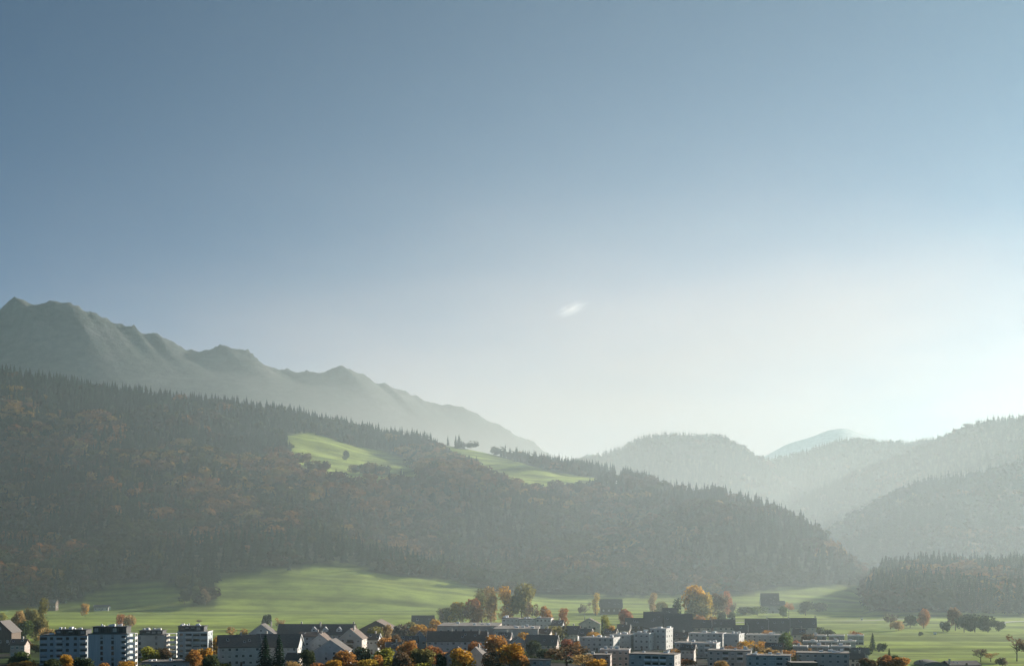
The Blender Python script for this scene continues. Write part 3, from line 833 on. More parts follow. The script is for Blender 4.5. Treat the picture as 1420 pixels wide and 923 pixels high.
B('house', 'small pale gable with one window beneath the grey hall roofs', 'house', 'front', 708, 732, 891, 883, 822, 10, 6, W_PANEL, R_DARK, 2, 2)
B('house', 'pinkish house with dark roof and sunlit white right end behind the dark green trees', 'house', 'side', 729, 771, 893, 881, 818, 12, -10, W_PINK, R_DARK, 6, 2, chim=((.9, 0),))
B('shed', 'low beige shed at the bottom edge left of the big brown tree', 'shed', 'flat', 728, 764, 915, 915, 702, 10, 0, W_PINK, R_GRAVEL, 4, 2, side=False)
B('chalet', 'wooden chalet with wide low gable and balcony in the middle of the town', 'chalet', 'front', 803, 832, 865, 857.5, 1000, 13, -4, W_CREAM, R_BROWN, 5, 2, balc=(1, 3), rail=M_WOODTRIM)
B('house', 'dark roofed house with a sunlit white end left of the two orange bushes', 'house', 'side', 779, 801, 878, 868, 935, 11, -14, W_WHITE, R_DARK, 4, 2, chim=((.3, 0),))
B('house', 'small white ended house beside the golden tree above the blue-grey blocks', 'house', 'side', 803, 818, 880, 872, 915, 10, -16, W_WHITE, R_DARK, 2, 2)
B('apartment_block', 'long low blue-grey block, left end of the blue-grey group', 'apartment block', 'flat', 806, 850, 884, 884, 850, 13, -22, W_TEAL, R_LIGHT, 6, 3, units=4)
B('apartment_block', 'blue-grey block with sunlit beige right side beside the long low one', 'apartment block', 'flat', 846, 874, 880, 880, 868, 15, -24, W_TEAL, R_LIGHT, 4, 3, units=3)
B('apartment_block', 'blue-grey block with broad sunlit end in the middle of the blue-grey group', 'apartment block', 'flat', 879, 900, 877.5, 877.5, 862, 15, -24, W_TEAL, R_LIGHT, 3, 3, units=3)
B('apartment_block', 'tallest blue-grey block with narrow beige sunlit side', 'apartment block', 'flat', 902, 923, 871.5, 871.5, 868, 14, -24, W_TEAL, R_LIGHT, 3, 4, units=4)
B('apartment_block', 'beige-pink block in front of the long low blue-grey one', 'apartment block', 'flat', 832, 872, 901, 901, 735, 13, -8, W_PINK, R_LIGHT, 5, 3, units=3)
B('apartment_block', 'lower beige block at the bottom edge beside the big brown tree', 'apartment block', 'flat', 812, 846, 908, 908, 715, 12, -8, W_PINK, R_GRAVEL, 4, 3, units=2)
B('apartment_block', 'grey-brown block with dark roof edge, long balcony band and bright end at the bottom edge', 'apartment block', 'flat', 873, 934, 907, 907, 700, 13, -20, W_GREY, M_DARKTRIM, 6, 3, bigwin=(3, 4), units=3, rail=M_TRIM, balc=(2, 3, 4))
B('house', 'dark roofed house left of the big dark hall roofs', 'house', 'side', 868, 896, 867, 857, 1030, 12, -4, W_WOOD, R_DARK, 4, 2)
B('hall', 'big dark pitched hall roof left of the dark column tree', 'hall', 'side', 894, 926, 869, 849, 1015, 26, -4, W_WOOD, R_DARK, 4, 1, units=0)
B('hall', 'big dark pitched hall roof right of the dark column tree', 'hall', 'side', 922, 960, 874, 852, 985, 24, -4, W_WOOD, R_DARK, 5, 1)
B('house', 'dark ridge standing above the hall roofs beside the dark column tree', 'house', 'side', 920, 938, 854, 843, 1075, 12, -4, W_WOOD, R_DARK, 3, 2)
RG = 'row of dark roofed houses along the right field'
for a, b, ev, rg, lab in [(960, 985, 869, 859.5, 'dark roofed house, first of the row, next to the hall roofs'), (989, 1018, 868.5, 859, 'dark roofed house with a bright white gable corner in the row along the field'), (1018, 1036, 876, 867, 'low dark roof set forward in the gap of the row along the field'),
                          (1034, 1064, 875, 858.5, 'large dark roof right of the gap in the row along the field'), (1066, 1094, 873, 857.5, 'dark roofed house with bright chimney, second from the right end of the row'), (1097, 1131, 868.5, 857, 'dark roofed house with pale walls at the right end of the row along the field')]:
    B('house', lab, 'house', 'side', a, b, ev, rg, 1000 if ev < 875.5 else 960, 12, -10, W_CREAM, R_DARK, 4, 2, group=RG, chim=((.95, 0),))
B('apartment_block', 'blue-grey block below the first roofs of the dark row', 'apartment block', 'flat', 956, 1001, 878, 878, 895, 13, -18, W_TEAL, R_LIGHT, 6, 3, units=4)
B('apartment_block', 'smooth blue-grey block with beige sunlit corner left of the golden shrubs', 'apartment block', 'flat', 1004, 1024, 879, 879, 880, 13, -24, W_TEAL, R_LIGHT, 3, 3, blank=[(1, 0), (1, 1), (1, 2), (0, 1)], units=3)
B('apartment_block', 'light grey block with vertical pale strips behind the golden shrubs', 'apartment block', 'flat', 1036, 1086, 880, 880, 905, 13, -14, W_GREY, R_LIGHT, 7, 3, units=3, win=(1.0, 2.0))
B('apartment_block', 'blue block with white balconies in front of the other blue-grey blocks', 'apartment block', 'flat', 937, 992, 891.5, 891.5, 800, 13, -18, W_TEAL, R_LIGHT, 7, 3, balc=(1, 3, 5), rail=M_TRIM, units=4)
B('apartment_block', 'grey-beige block with dark roof edge, behind the one with the blue roof strip', 'apartment block', 'flat', 982, 1040, 902, 902, 735, 13, -12, W_GREY, M_DARKTRIM, 6, 3, units=4, balc=(2, 4))
B('apartment_block', 'grey-brown block with a blue roof strip and beige right end at the bottom edge', 'apartment block', 'flat', 1036, 1095, 909, 909, 705, 13, -12, W_GREY, mat_rough('blue_roof_edge', (.05, .09, .14), (.08, .13, .19), 1, .5, 2), 6, 3, units=5, bigwin=(3, 4))
B('apartment_block', 'large grey block with long roof and pale right corner, right end of the bottom blocks', 'apartment block', 'flat', 1106, 1176, 905.5, 905.5, 722, 14, -12, W_GREY, M_DARKTRIM, 7, 3, units=5)
B('hall', 'black low curved roof edge at the bottom between the two grey blocks', 'hall', 'flat', 1097, 1134, 919, 919, 690, 10, 0, W_WOOD, M_DARKTRIM, 3, 1, side=False)
TG = 'three stepped rows of white cube houses'
rown = ['back', 'middle', 'front']; coln = ['left', 'middle', 'right']
for k, (YY, tp, cs) in enumerate([(905, 881, ((1128, 1145), (1150, 1170), (1176, 1197))), (850, 889, ((1114, 1132), (1137, 1161), (1166, 1186))), (805, 896, ((1100, 1119), (1126, 1148), (1154, 1178)))]):
    for i, (a, b) in enumerate(cs):
        lab = 'white cube house, ' + ['left one of the ', 'middle one of the ', 'right one of the '][i] + rown[k] + ' row beside the dark conifer'
        B('terrace_house', lab, 'terrace house', 'flat', a, b, tp, tp, YY, 11, -14, W_WHITE, M_TRIM, 3, 2, group=TG, bigwin=(0, 1, 2), units=1, win=(1.5, 1.5), frame=M_DARKTRIM)
B('house', 'small dark roofed house at the foot of the dark conifer', 'house', 'side', 1182, 1204, 906, 899, 790, 10, -8, W_CREAM, R_DARK, 3, 1)
B('farmhouse', 'grey farmhouse with tall barn roof standing alone in the bright right field', 'farmhouse', 'side', 1056, 1080, 837, 822.5, 1395, 16, -6, W_CREAM, R_DARK, 5, 2)
B('shed', 'low wing in front of the lone farmhouse with a pale wall', 'shed', 'side', 1058, 1088, 839, 833, 1378, 8, -6, W_GREY, R_DARK, 5, 1)
B('barn', 'large dark barn below the wooded slope in the middle of the valley', 'barn', 'side', 833, 863, 841, 831, 1350, 16, 0, W_WOOD, R_DARK, 4, 1)
B('farmhouse', 'dark farmhouse in the shade at the foot of the left wood', 'farmhouse', 'side', 62, 77, 835.5, 831, 1425, 9, 0, W_WOOD, R_DARK, 3, 1)  # pale house lying in shade; the shade is put into its dark walls
B('shed', 'long pale shed in the shade right of the shaded farmhouse', 'shed', 'side', 130, 150, 841, 838.5, 1425, 7, 0, W_GREY, R_DARK, 4, 1)
zz = float(hillA.sample(np.array([wx(853, 2330)]), np.array([2330.0]))[0])
B('hut', 'tiny hut with bright metal roof on the saddle of the wooded hill', 'hut', 'side', 849, 858, HY - (zz + 6 - CAMZ) * FP / 2330, HY - (zz + 10 - CAMZ) * FP / 2330, 2330, 9, -20, W_WOOD, R_LIGHT, 2, 1, base=zz, side=False)

def arched_hall(name, label, x0, x1, top, Y, depth, rise, roofm):
    w = (x1 - x0) * Y / FP; h = wz(top, Y)
    t = tag(empty(name, (wx((x0 + x1) / 2, Y), Y + depth / 2, 0)), label, 'hall')
    MB().box(-w / 2, w / 2, -depth / 2, depth / 2, -1, h - rise - .05).build('wall', W_WOOD, t)
    pts = [(w / 2 * math.cos(a) * 1.04, h - rise + rise * math.sin(a)) for a in np.linspace(0, math.pi, 15)]
    MB().prism(pts, 'y', -depth / 2 - .4, depth / 2 + .4).build('roof', roofm, t)
    MB().box(-w * .3, w * .3, -.06, .05, 0, max(1.5, h - rise - .6)).build('door', M_WOODTRIM, t, (0, -depth / 2 - .02, 0))
    return t
arched_hall('hall', 'dark arched hall roof at the bottom edge beside two posts', 1281, 1313, 917, 735, 18, 2.4, R_DARK)
B('hall', 'low dark hall with a thin white roof line at the bottom right edge', 'hall', 'side', 1318, 1360, 922, 917.5, 735, 14, 4, W_WOOD, R_DARK, 4, 1, chim=((-.95, -.6),))

# two posts by the arched hall, pale bales in the field, a boundary fence
for x, lab in ((1275.5, 'left dark post beside the arched hall roof'), (1278.8, 'right dark post beside the arched hall roof')):
    q = MB().box(-.16, .16, -.16, .16, -.5, wz(915, 745))
    o = q.build('post', M_WOODTRIM, None, (wx(x, 745), 745, 0)); tag(o, lab, 'post')
    MB().box(-.24, .24, -.24, .24, 0, .15).build('post_cap', M_DARKTRIM, o, (0, 0, wz(915, 745)))
def bale(x, Y, label):
    q = MB(); n = 14; r_ = .95
    q.prism([(r_ * math.cos(a), r_ + r_ * math.sin(a)) for a in np.linspace(0, 2 * math.pi, n, endpoint=False)], 'x', -.8, .8)
    X = wx(x, Y); o = q.build('silage_bale', M_TRIM, None, (X, Y, float(ground_z(X, Y)) - .05)); tag(o, label, 'bale')
bale(1195, 1240, 'white wrapped bale on the bright field behind the white cube houses')
bale(1296.5, 1010, 'white wrapped bale at the tip of the dark copse in the right field')
bale(1393, 1150, 'white wrapped bale near the pale track at the right edge')

# smaller houses filling in between
for (a, b, ev, rg, Y_, dp, yw, wm, rm, lab) in [
    (764, 779, 866, 860, 990, 9, -14, W_WHITE, R_DARK, 'small white house at the right end of the white terrace beyond the bush'),
    (747, 762, 877.5, 872, 905, 9, -12, W_CREAM, R_BROWN, 'cream house under the wide yellow-green bush'),
    (690, 707, 884, 877, 842, 9, -8, W_PINK, R_DARK, 'pinkish small house left of the small pale gable with one window'),
    (856, 872, 873, 866, 970, 10, -12, W_PINK, R_BROWN, 'brown roofed small house above the long low blue-grey block'),
    (838, 853, 878, 872, 925, 9, -14, W_CREAM, R_BROWN, 'cream small house between the golden tree and the blue-grey blocks'),
    (932, 952, 884, 877, 912, 10, -16, W_PINK, R_BROWN, 'pinkish house between the tallest blue-grey block and the next block right'),
    (944, 962, 900, 894, 765, 9, -14, W_CREAM, R_BROWN, 'small cream house right of the bright ended grey-brown block'),
    (1100, 1116, 879, 872, 925, 9, -12, W_CREAM, R_BROWN, 'cream house behind the small red bush'),
    (1062, 1084, 899, 892, 770, 10, -12, W_GREY, R_BROWN, 'grey house under the golden shrubs'),
    (1180, 1198, 913, 906, 735, 9, -10, W_CREAM, R_DARK, 'small cream house right of the large grey block at the bottom'),
    (506, 524, 886, 879, 825, 10, -6, W_WHITE, R_BROWN, 'small white house before the wide brown barn'),
    (536, 556, 898, 891, 748, 10, 6, W_WHITE, R_DARK, 'white house half hidden between the orange and yellow-green trees'),
    (396, 414, 913, 906, 712, 9, -6, W_CREAM, R_BROWN, 'small cream house right of the tall spruces at the bottom edge'),
    (780, 800, 896, 889, 790, 10, -12, W_PINK, R_DARK, 'pinkish house behind the big brown tree'),
    (986, 1002, 873, 866, 1015, 9, -8, W_WHITE, R_BROWN, 'small white house tucked under the row of dark roofs'),
    (14, 34, 893, 886.5, 800, 9, 0, W_PINK, R_BROWN, 'low pinkish house below the left clump of trees')]:
    B('house', lab, 'house', 'side', a, b, ev, rg, Y_, dp, yw, wm, rm, 3, 2, chim=((.4, 0),))
HOUSES = [o for o in COL.objects if o.type == 'EMPTY' and o.get('category')]

# ---------------------------------------------------------------- single trees: trunk and crown
def crown_mesh(name, kind, seed):
    r = np.random.default_rng(seed); V, F = [], []
    def leaf(c, nrm, s):
        nrm = nrm / (np.linalg.norm(nrm) + 1e-9)
        t1 = np.cross(nrm, (0.31, 0.17, 1.0)); t1 /= np.linalg.norm(t1); t2 = np.cross(nrm, t1)
        b = len(V); a0 = r.random() * 6.28; k = 4
        for i in range(k):
            a = a0 + i * 1.571 + r.normal(0, .3)
            V.append(c + s * (0.55 + .3 * r.random()) * (t1 * math.cos(a) + t2 * math.sin(a)))
        F.append((b, b + 1, b + 2, b + 3))
    if kind == 'spruce':
        n = 15
        for k in range(n):
            t = k / (n - 1); z = 0.07 + 0.9 * t; R0 = (0.17 * (1 - t) ** 0.85 + 0.012) * (0.85 + .3 * r.random())
            m_ = int(13 - 7 * t)
            for i in range(m_):
                a = 2 * math.pi * (i + r.random() * .7) / m_; q = R0 * (.65 + .55 * r.random()); wd = 0.035 * (1 - .55 * t)
                d = np.array((math.cos(a), math.sin(a), 0)); sd_ = np.array((-d[1], d[0], 0))
                top = np.array((0, 0, z + .035)); tip = d * q + np.array((0, 0, z - .035 - .03 * r.random())); mid = d * q * .55 + np.array((0, 0, z + .012))
                for s in (-1, 1):
                    b = len(V); V.extend([top, mid + sd_ * wd * s, tip, mid + np.array((0, 0, .006))]); F.append((b, b + 1, b + 2, b + 3))
        V.extend([np.array((.012, 0, .93)), np.array((-.006, .01, .93)), np.array((-.006, -.01, .93)), np.array((0, 0, 1.0))])
        b = len(V) - 4; F.append((b, b + 1, b + 3, b + 3)) if False else None
        return V, F
    if kind == 'tall':
        lobes = [(r.normal(0, .05), r.normal(0, .05), z, .12 + .05 * r.random()) for z in np.linspace(.2, .88, 11)]; n, s = 1150, .035
    elif kind == 'sparse':
        lobes = [(0.25 * math.cos(a), 0.25 * math.sin(a), .5 + .36 * r.random(), .10 + .07 * r.random()) for a in r.random(11) * 6.28]; n, s = 560, .04
    elif kind == 'bush':
        lobes = [(.26 * r.normal(), .26 * r.normal(), .35 + .25 * r.random(), .24 + .12 * r.random()) for _ in range(7)]; n, s = 800, .075
    else:
        lobes = [(0, 0, .6, .30)] + [((.14 + .12 * r.random()) * math.cos(a), (.14 + .12 * r.random()) * math.sin(a), .26 + .56 * r.random(), .13 + .09 * r.random()) for a in r.random(14) * 6.28]; n, s = 1500, .052
    w8 = np.array([l_[3] ** 2 for l_ in lobes]); w8 /= w8.sum()
    for k in range(n):
        cx_, cy_, cz, rr = lobes[r.choice(len(lobes), p=w8)]
        d = r.normal(0, 1, 3); d /= np.linalg.norm(d)
        q = rr * (.55 + .5 * r.random() ** .6)
        c = np.array((cx_, cy_, cz)) + d * q * np.array((1, 1, 1.05 if kind != 'tall' else 1.2))
        if c[2] > 1: c[2] = 1 - .1 * r.random()
        if c[2] < .05: c[2] = .05
        leaf(c, d + r.normal(0, .6, 3), s * (.7 + .7 * r.random()))
    return V, F
def trunk_mesh(kind, seed):
    r = np.random.default_rng(seed); V, F = [], []
    def limb(p0, p1, r0, r1, n=6):
        p0, p1 = np.array(p0, float), np.array(p1, float); d = p1 - p0; d /= np.linalg.norm(d)
        t1 = np.cross(d, (.3, .9, .2)); t1 /= np.linalg.norm(t1); t2 = np.cross(d, t1); b = len(V)
        for p, q in ((p0, r0), (p1, r1)):
            for i in range(n):
                a = 2 * math.pi * i / n; V.append(p + q * (t1 * math.cos(a) + t2 * math.sin(a)))
        for i in range(n):
            j = (i + 1) % n; F.append((b + i, b + j, b + n + j, b + n + i))
    top = {'spruce': .92, 'tall': .85, 'bush': .4}.get(kind, .72)
    limb((0, 0, -.06), (.005, .005, .3 * top), .024, .019); limb((.005, .005, .3 * top), (0, 0, top), .019, .005)
    if kind in ('round', 'sparse', 'bush'):
        for k in range(9 if kind == 'sparse' else 6):
            a = r.random() * 6.28; z = top * (.3 + .5 * r.random()); q = .2 + .12 * r.random()
            limb((0, 0, z), (q * math.cos(a), q * math.sin(a), min(.88, z + .12 + .22 * r.random())), .011, .003, 5)
    return V, F
LIB = {}
NV = {'round': 6, 'tall': 3, 'spruce': 5, 'sparse': 3, 'bush': 3}
for kd, nv in NV.items():
    LIB[kd] = []
    for i in range(nv):
        V, F = crown_mesh('crown', kd, 100 + i * 7 + len(kd)); cm = mesh_np('crown', np.array(V), np.array(F), 4); cm.materials.append(M_LEAF1)
        V, F = trunk_mesh(kd, 300 + i); tm = mesh_np('trunk', np.array(V), np.array(F), 4, smooth=True); tm.materials.append(M_BARK)
        LIB[kd].append((cm, tm))
RADIUS = {'round': .40, 'tall': .19, 'spruce': .17, 'sparse': .38, 'bush': .55}
def land_z(X, Y):
    z = float(ground_z(X, Y))
    for h in (hillA, hillF):
        u = CX + FP * X / Y
        if h.u[0] <= u <= h.u[-1] and h.Y[0] <= Y <= h.Y[-1]:
            z = max(z, float(h.sample(np.array([X]), np.array([Y]))[0]))
    return z
NAMES = {'round': 'broadleaf_tree', 'tall': 'slender_tree', 'spruce': 'spruce_tree', 'sparse': 'fruit_tree', 'bush': 'bush'}
_n = [0]
def tree(kind, X, Y, z, h, wid, col, label, group=None):
    _n[0] += 1; r = random.Random(_n[0])
    t = tag(empty(NAMES[kind], (X, Y, z), r.random() * 6.28), label, 'bush' if kind == 'bush' else 'tree', group)
    s = wid / (2 * RADIUS[kind]); t.scale = (s, s, h)
    cm, tm = LIB[kind][r.randrange(NV[kind])]
    link('trunk', tm, t); c = link('crown', cm, t); c.color = (*col, 1)
    return t
TINT = dict(spruce=(.026, .045, .028), dark=(.06, .075, .035), olive=(.21, .19, .065), green=(.10, .14, .04), lime=(.28, .27, .05), yellow=(.48, .34, .06), gold=(.52, .30, .05), orange=(.44, .23, .07),
            rust=(.36, .17, .065), red=(.38, .17, .10), brown=(.16, .11, .065), tan=(.38, .26, .11), grey=(.15, .125, .09))
# column, row of the top, depth, width in columns, kind, tint, label
TREES = [
    (58, 828, 1000, 15, 'tall', 'olive', 'tall olive tree with golden top, highest of the clump at the left edge'),
    (44, 838, 985, 20, 'round', 'olive', 'olive green tree left of the tallest in the left clump'),
    (27, 845, 960, 20, 'round', 'tan', 'tan topped tree in the left clump beside the dark barn'),
    (36, 856, 920, 22, 'round', 'green', 'green rounded tree at the front of the left clump'),
    (56, 855, 930, 22, 'round', 'olive', 'broad olive tree at the front right of the left clump'),
    (14, 855, 950, 14, 'bush', 'dark', 'dark bush between the left clump and the barn'),
    (4, 845, 1150, 14, 'bush', 'lime', 'lime green bush at the very left edge'),
    (72, 866, 880, 20, 'bush', 'tan', 'tan hedge bush right of the left clump'),
    (94, 868, 900, 20, 'bush', 'olive', 'olive bush behind the left apartment wing'),
    (165, 848, 1120, 14, 'bush', 'rust', 'reddish bush at the field edge above the tall panelled block'),
    (180, 849, 1110, 16, 'bush', 'tan', 'tan bush at the field edge right of the reddish bush'),
    (118, 836, 1300, 10, 'round', 'gold', 'little golden tree at the shaded foot of the left wood'),
    (92, 907, 700, 17, 'round', 'gold', 'golden tree in front of the left apartment wing'),
    (72, 913, 690, 24, 'round', 'dark', 'dark green tree left of the golden one before the apartment wing'),
    (116, 908, 690, 26, 'round', 'dark', 'dark green tree right of the golden one before the apartment wing'),
    (145, 916, 680, 15, 'round', 'orange', 'small orange tree at the bottom edge before the panelled block'),
    (209, 896, 735, 27, 'round', 'lime', 'round yellow-green tree in front of the second apartment block'),
    (230, 899, 735, 17, 'round', 'brown', 'brown tree right of the round yellow-green one'),
    (268, 900, 715, 22, 'round', 'orange', 'orange tree below the blue-grey penthouse block'),
    (284, 898, 725, 20, 'round', 'gold', 'golden orange tree left of the white house with small windows'),
    (292, 908, 690, 24, 'round', 'dark', 'dark tree in shade at the bottom edge left of the white house'),
    (304, 877, 800, 20, 'round', 'gold', 'golden tree behind the white house with small windows'),
    (328, 868, 860, 26, 'sparse', 'tan', 'bare tan tree rising behind the roof of the white house'),
    (276, 858, 1180, 8, 'sparse', 'brown', 'thin brown tree alone in the striped field'),
    (370, 849, 1100, 13, 'round', 'dark', 'dark round tree alone in the striped field'),
    (387, 855, 1080, 14, 'sparse', 'tan', 'pale leafless tree right of the lone dark tree in the striped field'),
    (264, 800, 1480, 15, 'spruce', 'spruce', 'tall spruce of the little group on the shaded meadow'),
    (256, 815, 1450, 14, 'round', 'dark', 'dark broad tree left of the spruce on the shaded meadow'),
    (274, 812, 1450, 16, 'round', 'dark', 'dark broad tree right of the spruce on the shaded meadow'),
    (285, 816, 1440, 13, 'round', 'brown', 'brownish tree at the right of the group on the shaded meadow'),
    (368, 880, 715, 36, 'spruce', 'spruce', 'left one of the two tall dark spruces before the white houses'),
    (387, 879, 722, 30, 'spruce', 'spruce', 'right one of the two tall dark spruces before the white houses'),
    (426, 900, 710, 22, 'round', 'dark', 'dark green tree right of the two tall spruces'),
    (404, 913, 690, 20, 'bush', 'tan', 'tan shrub under the right spruce at the bottom edge'),
    (479, 898, 712, 32, 'round', 'orange', 'broad orange tree below the pinkish gabled house'),
    (462, 912, 690, 24, 'round', 'gold', 'golden tree at the bottom edge below the nearest white gable'),
    (442, 914, 685, 20, 'bush', 'rust', 'rust coloured shrub at the bottom edge left of the golden tree'),
    (503, 893, 745, 24, 'round', 'dark', 'dark green tree right of the pinkish gabled house'),
    (510, 911, 690, 30, 'round', 'yellow', 'bright yellow tree at the bottom edge'),
    (531, 897, 715, 28, 'round', 'lime', 'tall yellow-green tree between the yellow and the orange ones'),
    (524, 904, 700, 14, 'round', 'orange', 'small orange tree between the yellow and the yellow-green ones'),
    (536, 880, 780, 26, 'round', 'orange', 'orange crown below the wide brown barn'),
    (520, 868, 850, 22, 'round', 'olive', 'olive tree against the wall of the wide brown barn'),
    (534, 865, 870, 18, 'round', 'tan', 'tan tree right of the olive one before the brown barn'),
    (556, 862, 930, 22, 'round', 'grey', 'grey-brown tree right of the wide brown barn'),
    (569, 858, 950, 18, 'round', 'olive', 'olive tree left of the dark roofed house at the field edge'),
    (582, 862, 930, 24, 'round', 'gold', 'golden tree in front of the dark roofed house'),
    (604, 855, 990, 18, 'round', 'gold', 'golden-orange tree at the right end of the dark roofed house'),
    (596, 867, 900, 18, 'round', 'orange', 'orange tree below the dark roofed house'),
    (553, 880, 760, 20, 'round', 'brown', 'dark brown tree between the orange crowns'),
    (567, 886, 735, 28, 'round', 'orange', 'orange topped tree in front of the small pale blue gable'),
    (586, 895, 712, 30, 'round', 'olive', 'shaded olive tree under the orange topped one'),
    (600, 891, 722, 26, 'round', 'rust', 'rust orange tree beside the long white house'),
    (556, 900, 700, 24, 'round', 'brown', 'shaded brown tree at the bottom edge right of the yellow-green one'),
    (582, 915, 685, 22, 'bush', 'lime', 'yellow-green bush at the bottom edge under the shaded olive tree'),
    (613, 905, 700, 16, 'round', 'dark', 'dark tree left of the pale stone house'),
    (641, 897, 690, 34, 'round', 'gold', 'golden tree covering the pale stone house'),
    (660, 885, 752, 22, 'round', 'rust', 'rust tree at the right end of the long white house'),
    (688, 880, 742, 30, 'round', 'orange', 'big orange tree left of the largest golden tree'),
    (707, 890, 705, 40, 'round', 'gold', 'largest golden tree in the middle of the bottom edge'),
    (680, 900, 695, 26, 'round', 'brown', 'shaded brown tree under the big orange tree'),
    (724, 904, 700, 18, 'round', 'orange', 'orange tree at the right flank of the largest golden tree'),
    (613, 843, 1160, 14, 'tall', 'grey', 'grey slender tree left of the yellow tree at the field edge'),
    (637, 834, 1130, 24, 'round', 'yellow', 'yellow tree at the left of the tall autumn row'),
    (624, 842, 1140, 18, 'round', 'olive', 'olive tree left of the yellow one by the autumn row'),
    (655, 824, 1120, 24, 'round', 'rust', 'reddish brown tree right of the yellow one in the autumn row'),
    (668, 816, 1160, 22, 'tall', 'olive', 'tall olive tree behind the reddish brown one in the autumn row'),
    (681, 813, 1150, 20, 'tall', 'tan', 'tall tan tree in the middle of the autumn row'),
    (703, 812, 1150, 22, 'tall', 'gold', 'tall golden tree with rounded top in the autumn row'),
    (723, 809, 1150, 32, 'round', 'olive', 'broadest olive green tree at the right end of the autumn row'),
    (738, 833, 1130, 18, 'sparse', 'brown', 'thin brown tree right of the autumn row'),
    (757, 839, 1060, 18, 'round', 'orange', 'bright orange tree behind the white terrace'),
    (781, 842, 1050, 14, 'tall', 'rust', 'cone shaped rust tree right of the white terrace'),
    (768, 864, 935, 34, 'bush', 'olive', 'wide yellow-green bush below the white terrace'),
    (727, 873, 862, 20, 'round', 'gold', 'golden tree before the grey gravel hall roof'),
    (741, 884, 800, 20, 'round', 'dark', 'dark green tree before the pinkish house'),
    (757, 896, 760, 22, 'bush', 'dark', 'dark bushes under the pinkish house'),
    (722, 897, 770, 16, 'bush', 'dark', 'dark bush right of the largest golden tree'),
    (785, 886, 775, 20, 'round', 'red', 'pink-orange tree left one of two above the big brown tree'),
    (799, 888, 775, 12, 'round', 'orange', 'small orange tree right one of two above the big brown tree'),
    (786, 893, 715, 50, 'sparse', 'brown', 'big brown nearly bare tree at the bottom edge'),
    (808, 905, 700, 30, 'sparse', 'tan', 'tan bare tree right of the big brown one'),
    (824, 873, 900, 22, 'round', 'gold', 'golden tree above the long low blue-grey block'),
    (840, 852, 965, 14, 'tall', 'lime', 'yellow-green slender tree beside the chalet'),
    (848, 866, 930, 14, 'round', 'gold', 'golden tree below the slender yellow-green one'),
    (835, 855, 960, 7, 'spruce', 'spruce', 'small dark spruce beside the slender yellow-green tree'),
    (826, 821, 1330, 10, 'tall', 'yellow', 'pale yellow slender tree left of the large dark barn'),
    (811, 833, 1250, 16, 'sparse', 'grey', 'grey bare tree above the chalet'),
    (868, 843, 1080, 20, 'round', 'red', 'reddish tree right of the large dark barn'),
    (905, 821, 1370, 12, 'tall', 'tan', 'tan pointed tree in front of the wooded slope'),
    (917, 831, 1300, 16, 'round', 'olive', 'olive tree left of the dark column tree'),
    (939, 829, 1150, 11, 'tall', 'spruce', 'dark column shaped tree above the hall roofs'),
    (961, 805, 1220, 30, 'round', 'gold', 'great golden tree towering over the hall roofs'),
    (977, 816, 1215, 20, 'round', 'yellow', 'yellow side crown right of the great golden tree'),
    (968, 832, 1200, 34, 'round', 'olive', 'olive undergrowth tree beneath the great golden tree'),
    (997, 822, 1260, 22, 'round', 'brown', 'brown tree right of the great golden tree'),
    (1009, 819, 1280, 12, 'tall', 'red', 'narrow red tree at the edge of the bright field'),
    (974, 848, 1060, 16, 'bush', 'rust', 'rust bush above the row of dark roofed houses'),
    (991, 848, 1050, 12, 'bush', 'tan', 'tan bush at the edge of the bright field'),
    (999, 844, 1180, 6, 'bush', 'dark', 'left one of two dark round bushes in the bright field'),
    (1004, 844, 1180, 6, 'bush', 'dark', 'right one of two dark round bushes in the bright field'),
    (1016, 845, 1180, 8, 'bush', 'dark', 'dark bush by the track in the bright field'),
    (1016, 833, 1380, 14, 'bush', 'grey', 'grey shrub above the track left of the lone farmhouse'),
    (1033, 838, 1340, 30, 'bush', 'dark', 'wide dark hedge bush left of the lone farmhouse'),
    (1050, 840, 1320, 20, 'bush', 'green', 'green bush at the left corner of the lone farmhouse'),
    (1086, 838, 1280, 12, 'round', 'green', 'green tree in front of the lone farmhouse'),
    (1094, 834, 1310, 14, 'sparse', 'rust', 'reddish bare tree right of the lone farmhouse'),
    (1117, 831, 1330, 16, 'round', 'dark', 'dark tree in the field right of the lone farmhouse'),
    (1136, 832, 1400, 18, 'bush', 'dark', 'dark wide bush right of the dark field tree'),
    (1046, 886, 800, 28, 'sparse', 'gold', 'golden bare shrub left one in front of the light grey block'),
    (1068, 888, 795, 24, 'sparse', 'orange', 'golden orange shrub right one in front of the light grey block'),
    (1060, 893, 770, 30, 'bush', 'tan', 'tan bush under the golden shrubs'),
    (1089, 877, 830, 20, 'round', 'green', 'round dull green tree beside the golden shrubs'),
    (1105, 884, 850, 12, 'bush', 'red', 'small red bush left of the white cube houses'),
    (1117, 874, 900, 18, 'bush', 'brown', 'brown hedge behind the red bush'),
    (1136, 867, 1000, 12, 'bush', 'dark', 'dark bush at the right end of the dark row'),
    (1150, 870, 975, 20, 'bush', 'dark', 'wide dark hedge behind the white cube houses'),
    (1210, 877, 860, 15, 'spruce', 'spruce', 'dark conifer standing right of the white cube houses'),
    (1220, 888, 850, 12, 'bush', 'dark', 'dark bush right of the dark conifer'),
    (1202, 893, 815, 18, 'bush', 'dark', 'dark shrub at the foot of the dark conifer'),
    (1233, 898, 735, 11, 'spruce', 'spruce', 'dark pointed conifer behind the orange bush'),
    (1226, 907, 705, 22, 'round', 'rust', 'rust orange bush left one at the bottom right'),
    (1249, 908, 705, 24, 'round', 'orange', 'orange bush right one at the bottom right'),
    (1204, 911, 700, 24, 'round', 'brown', 'brown tree left of the rust orange bush'),
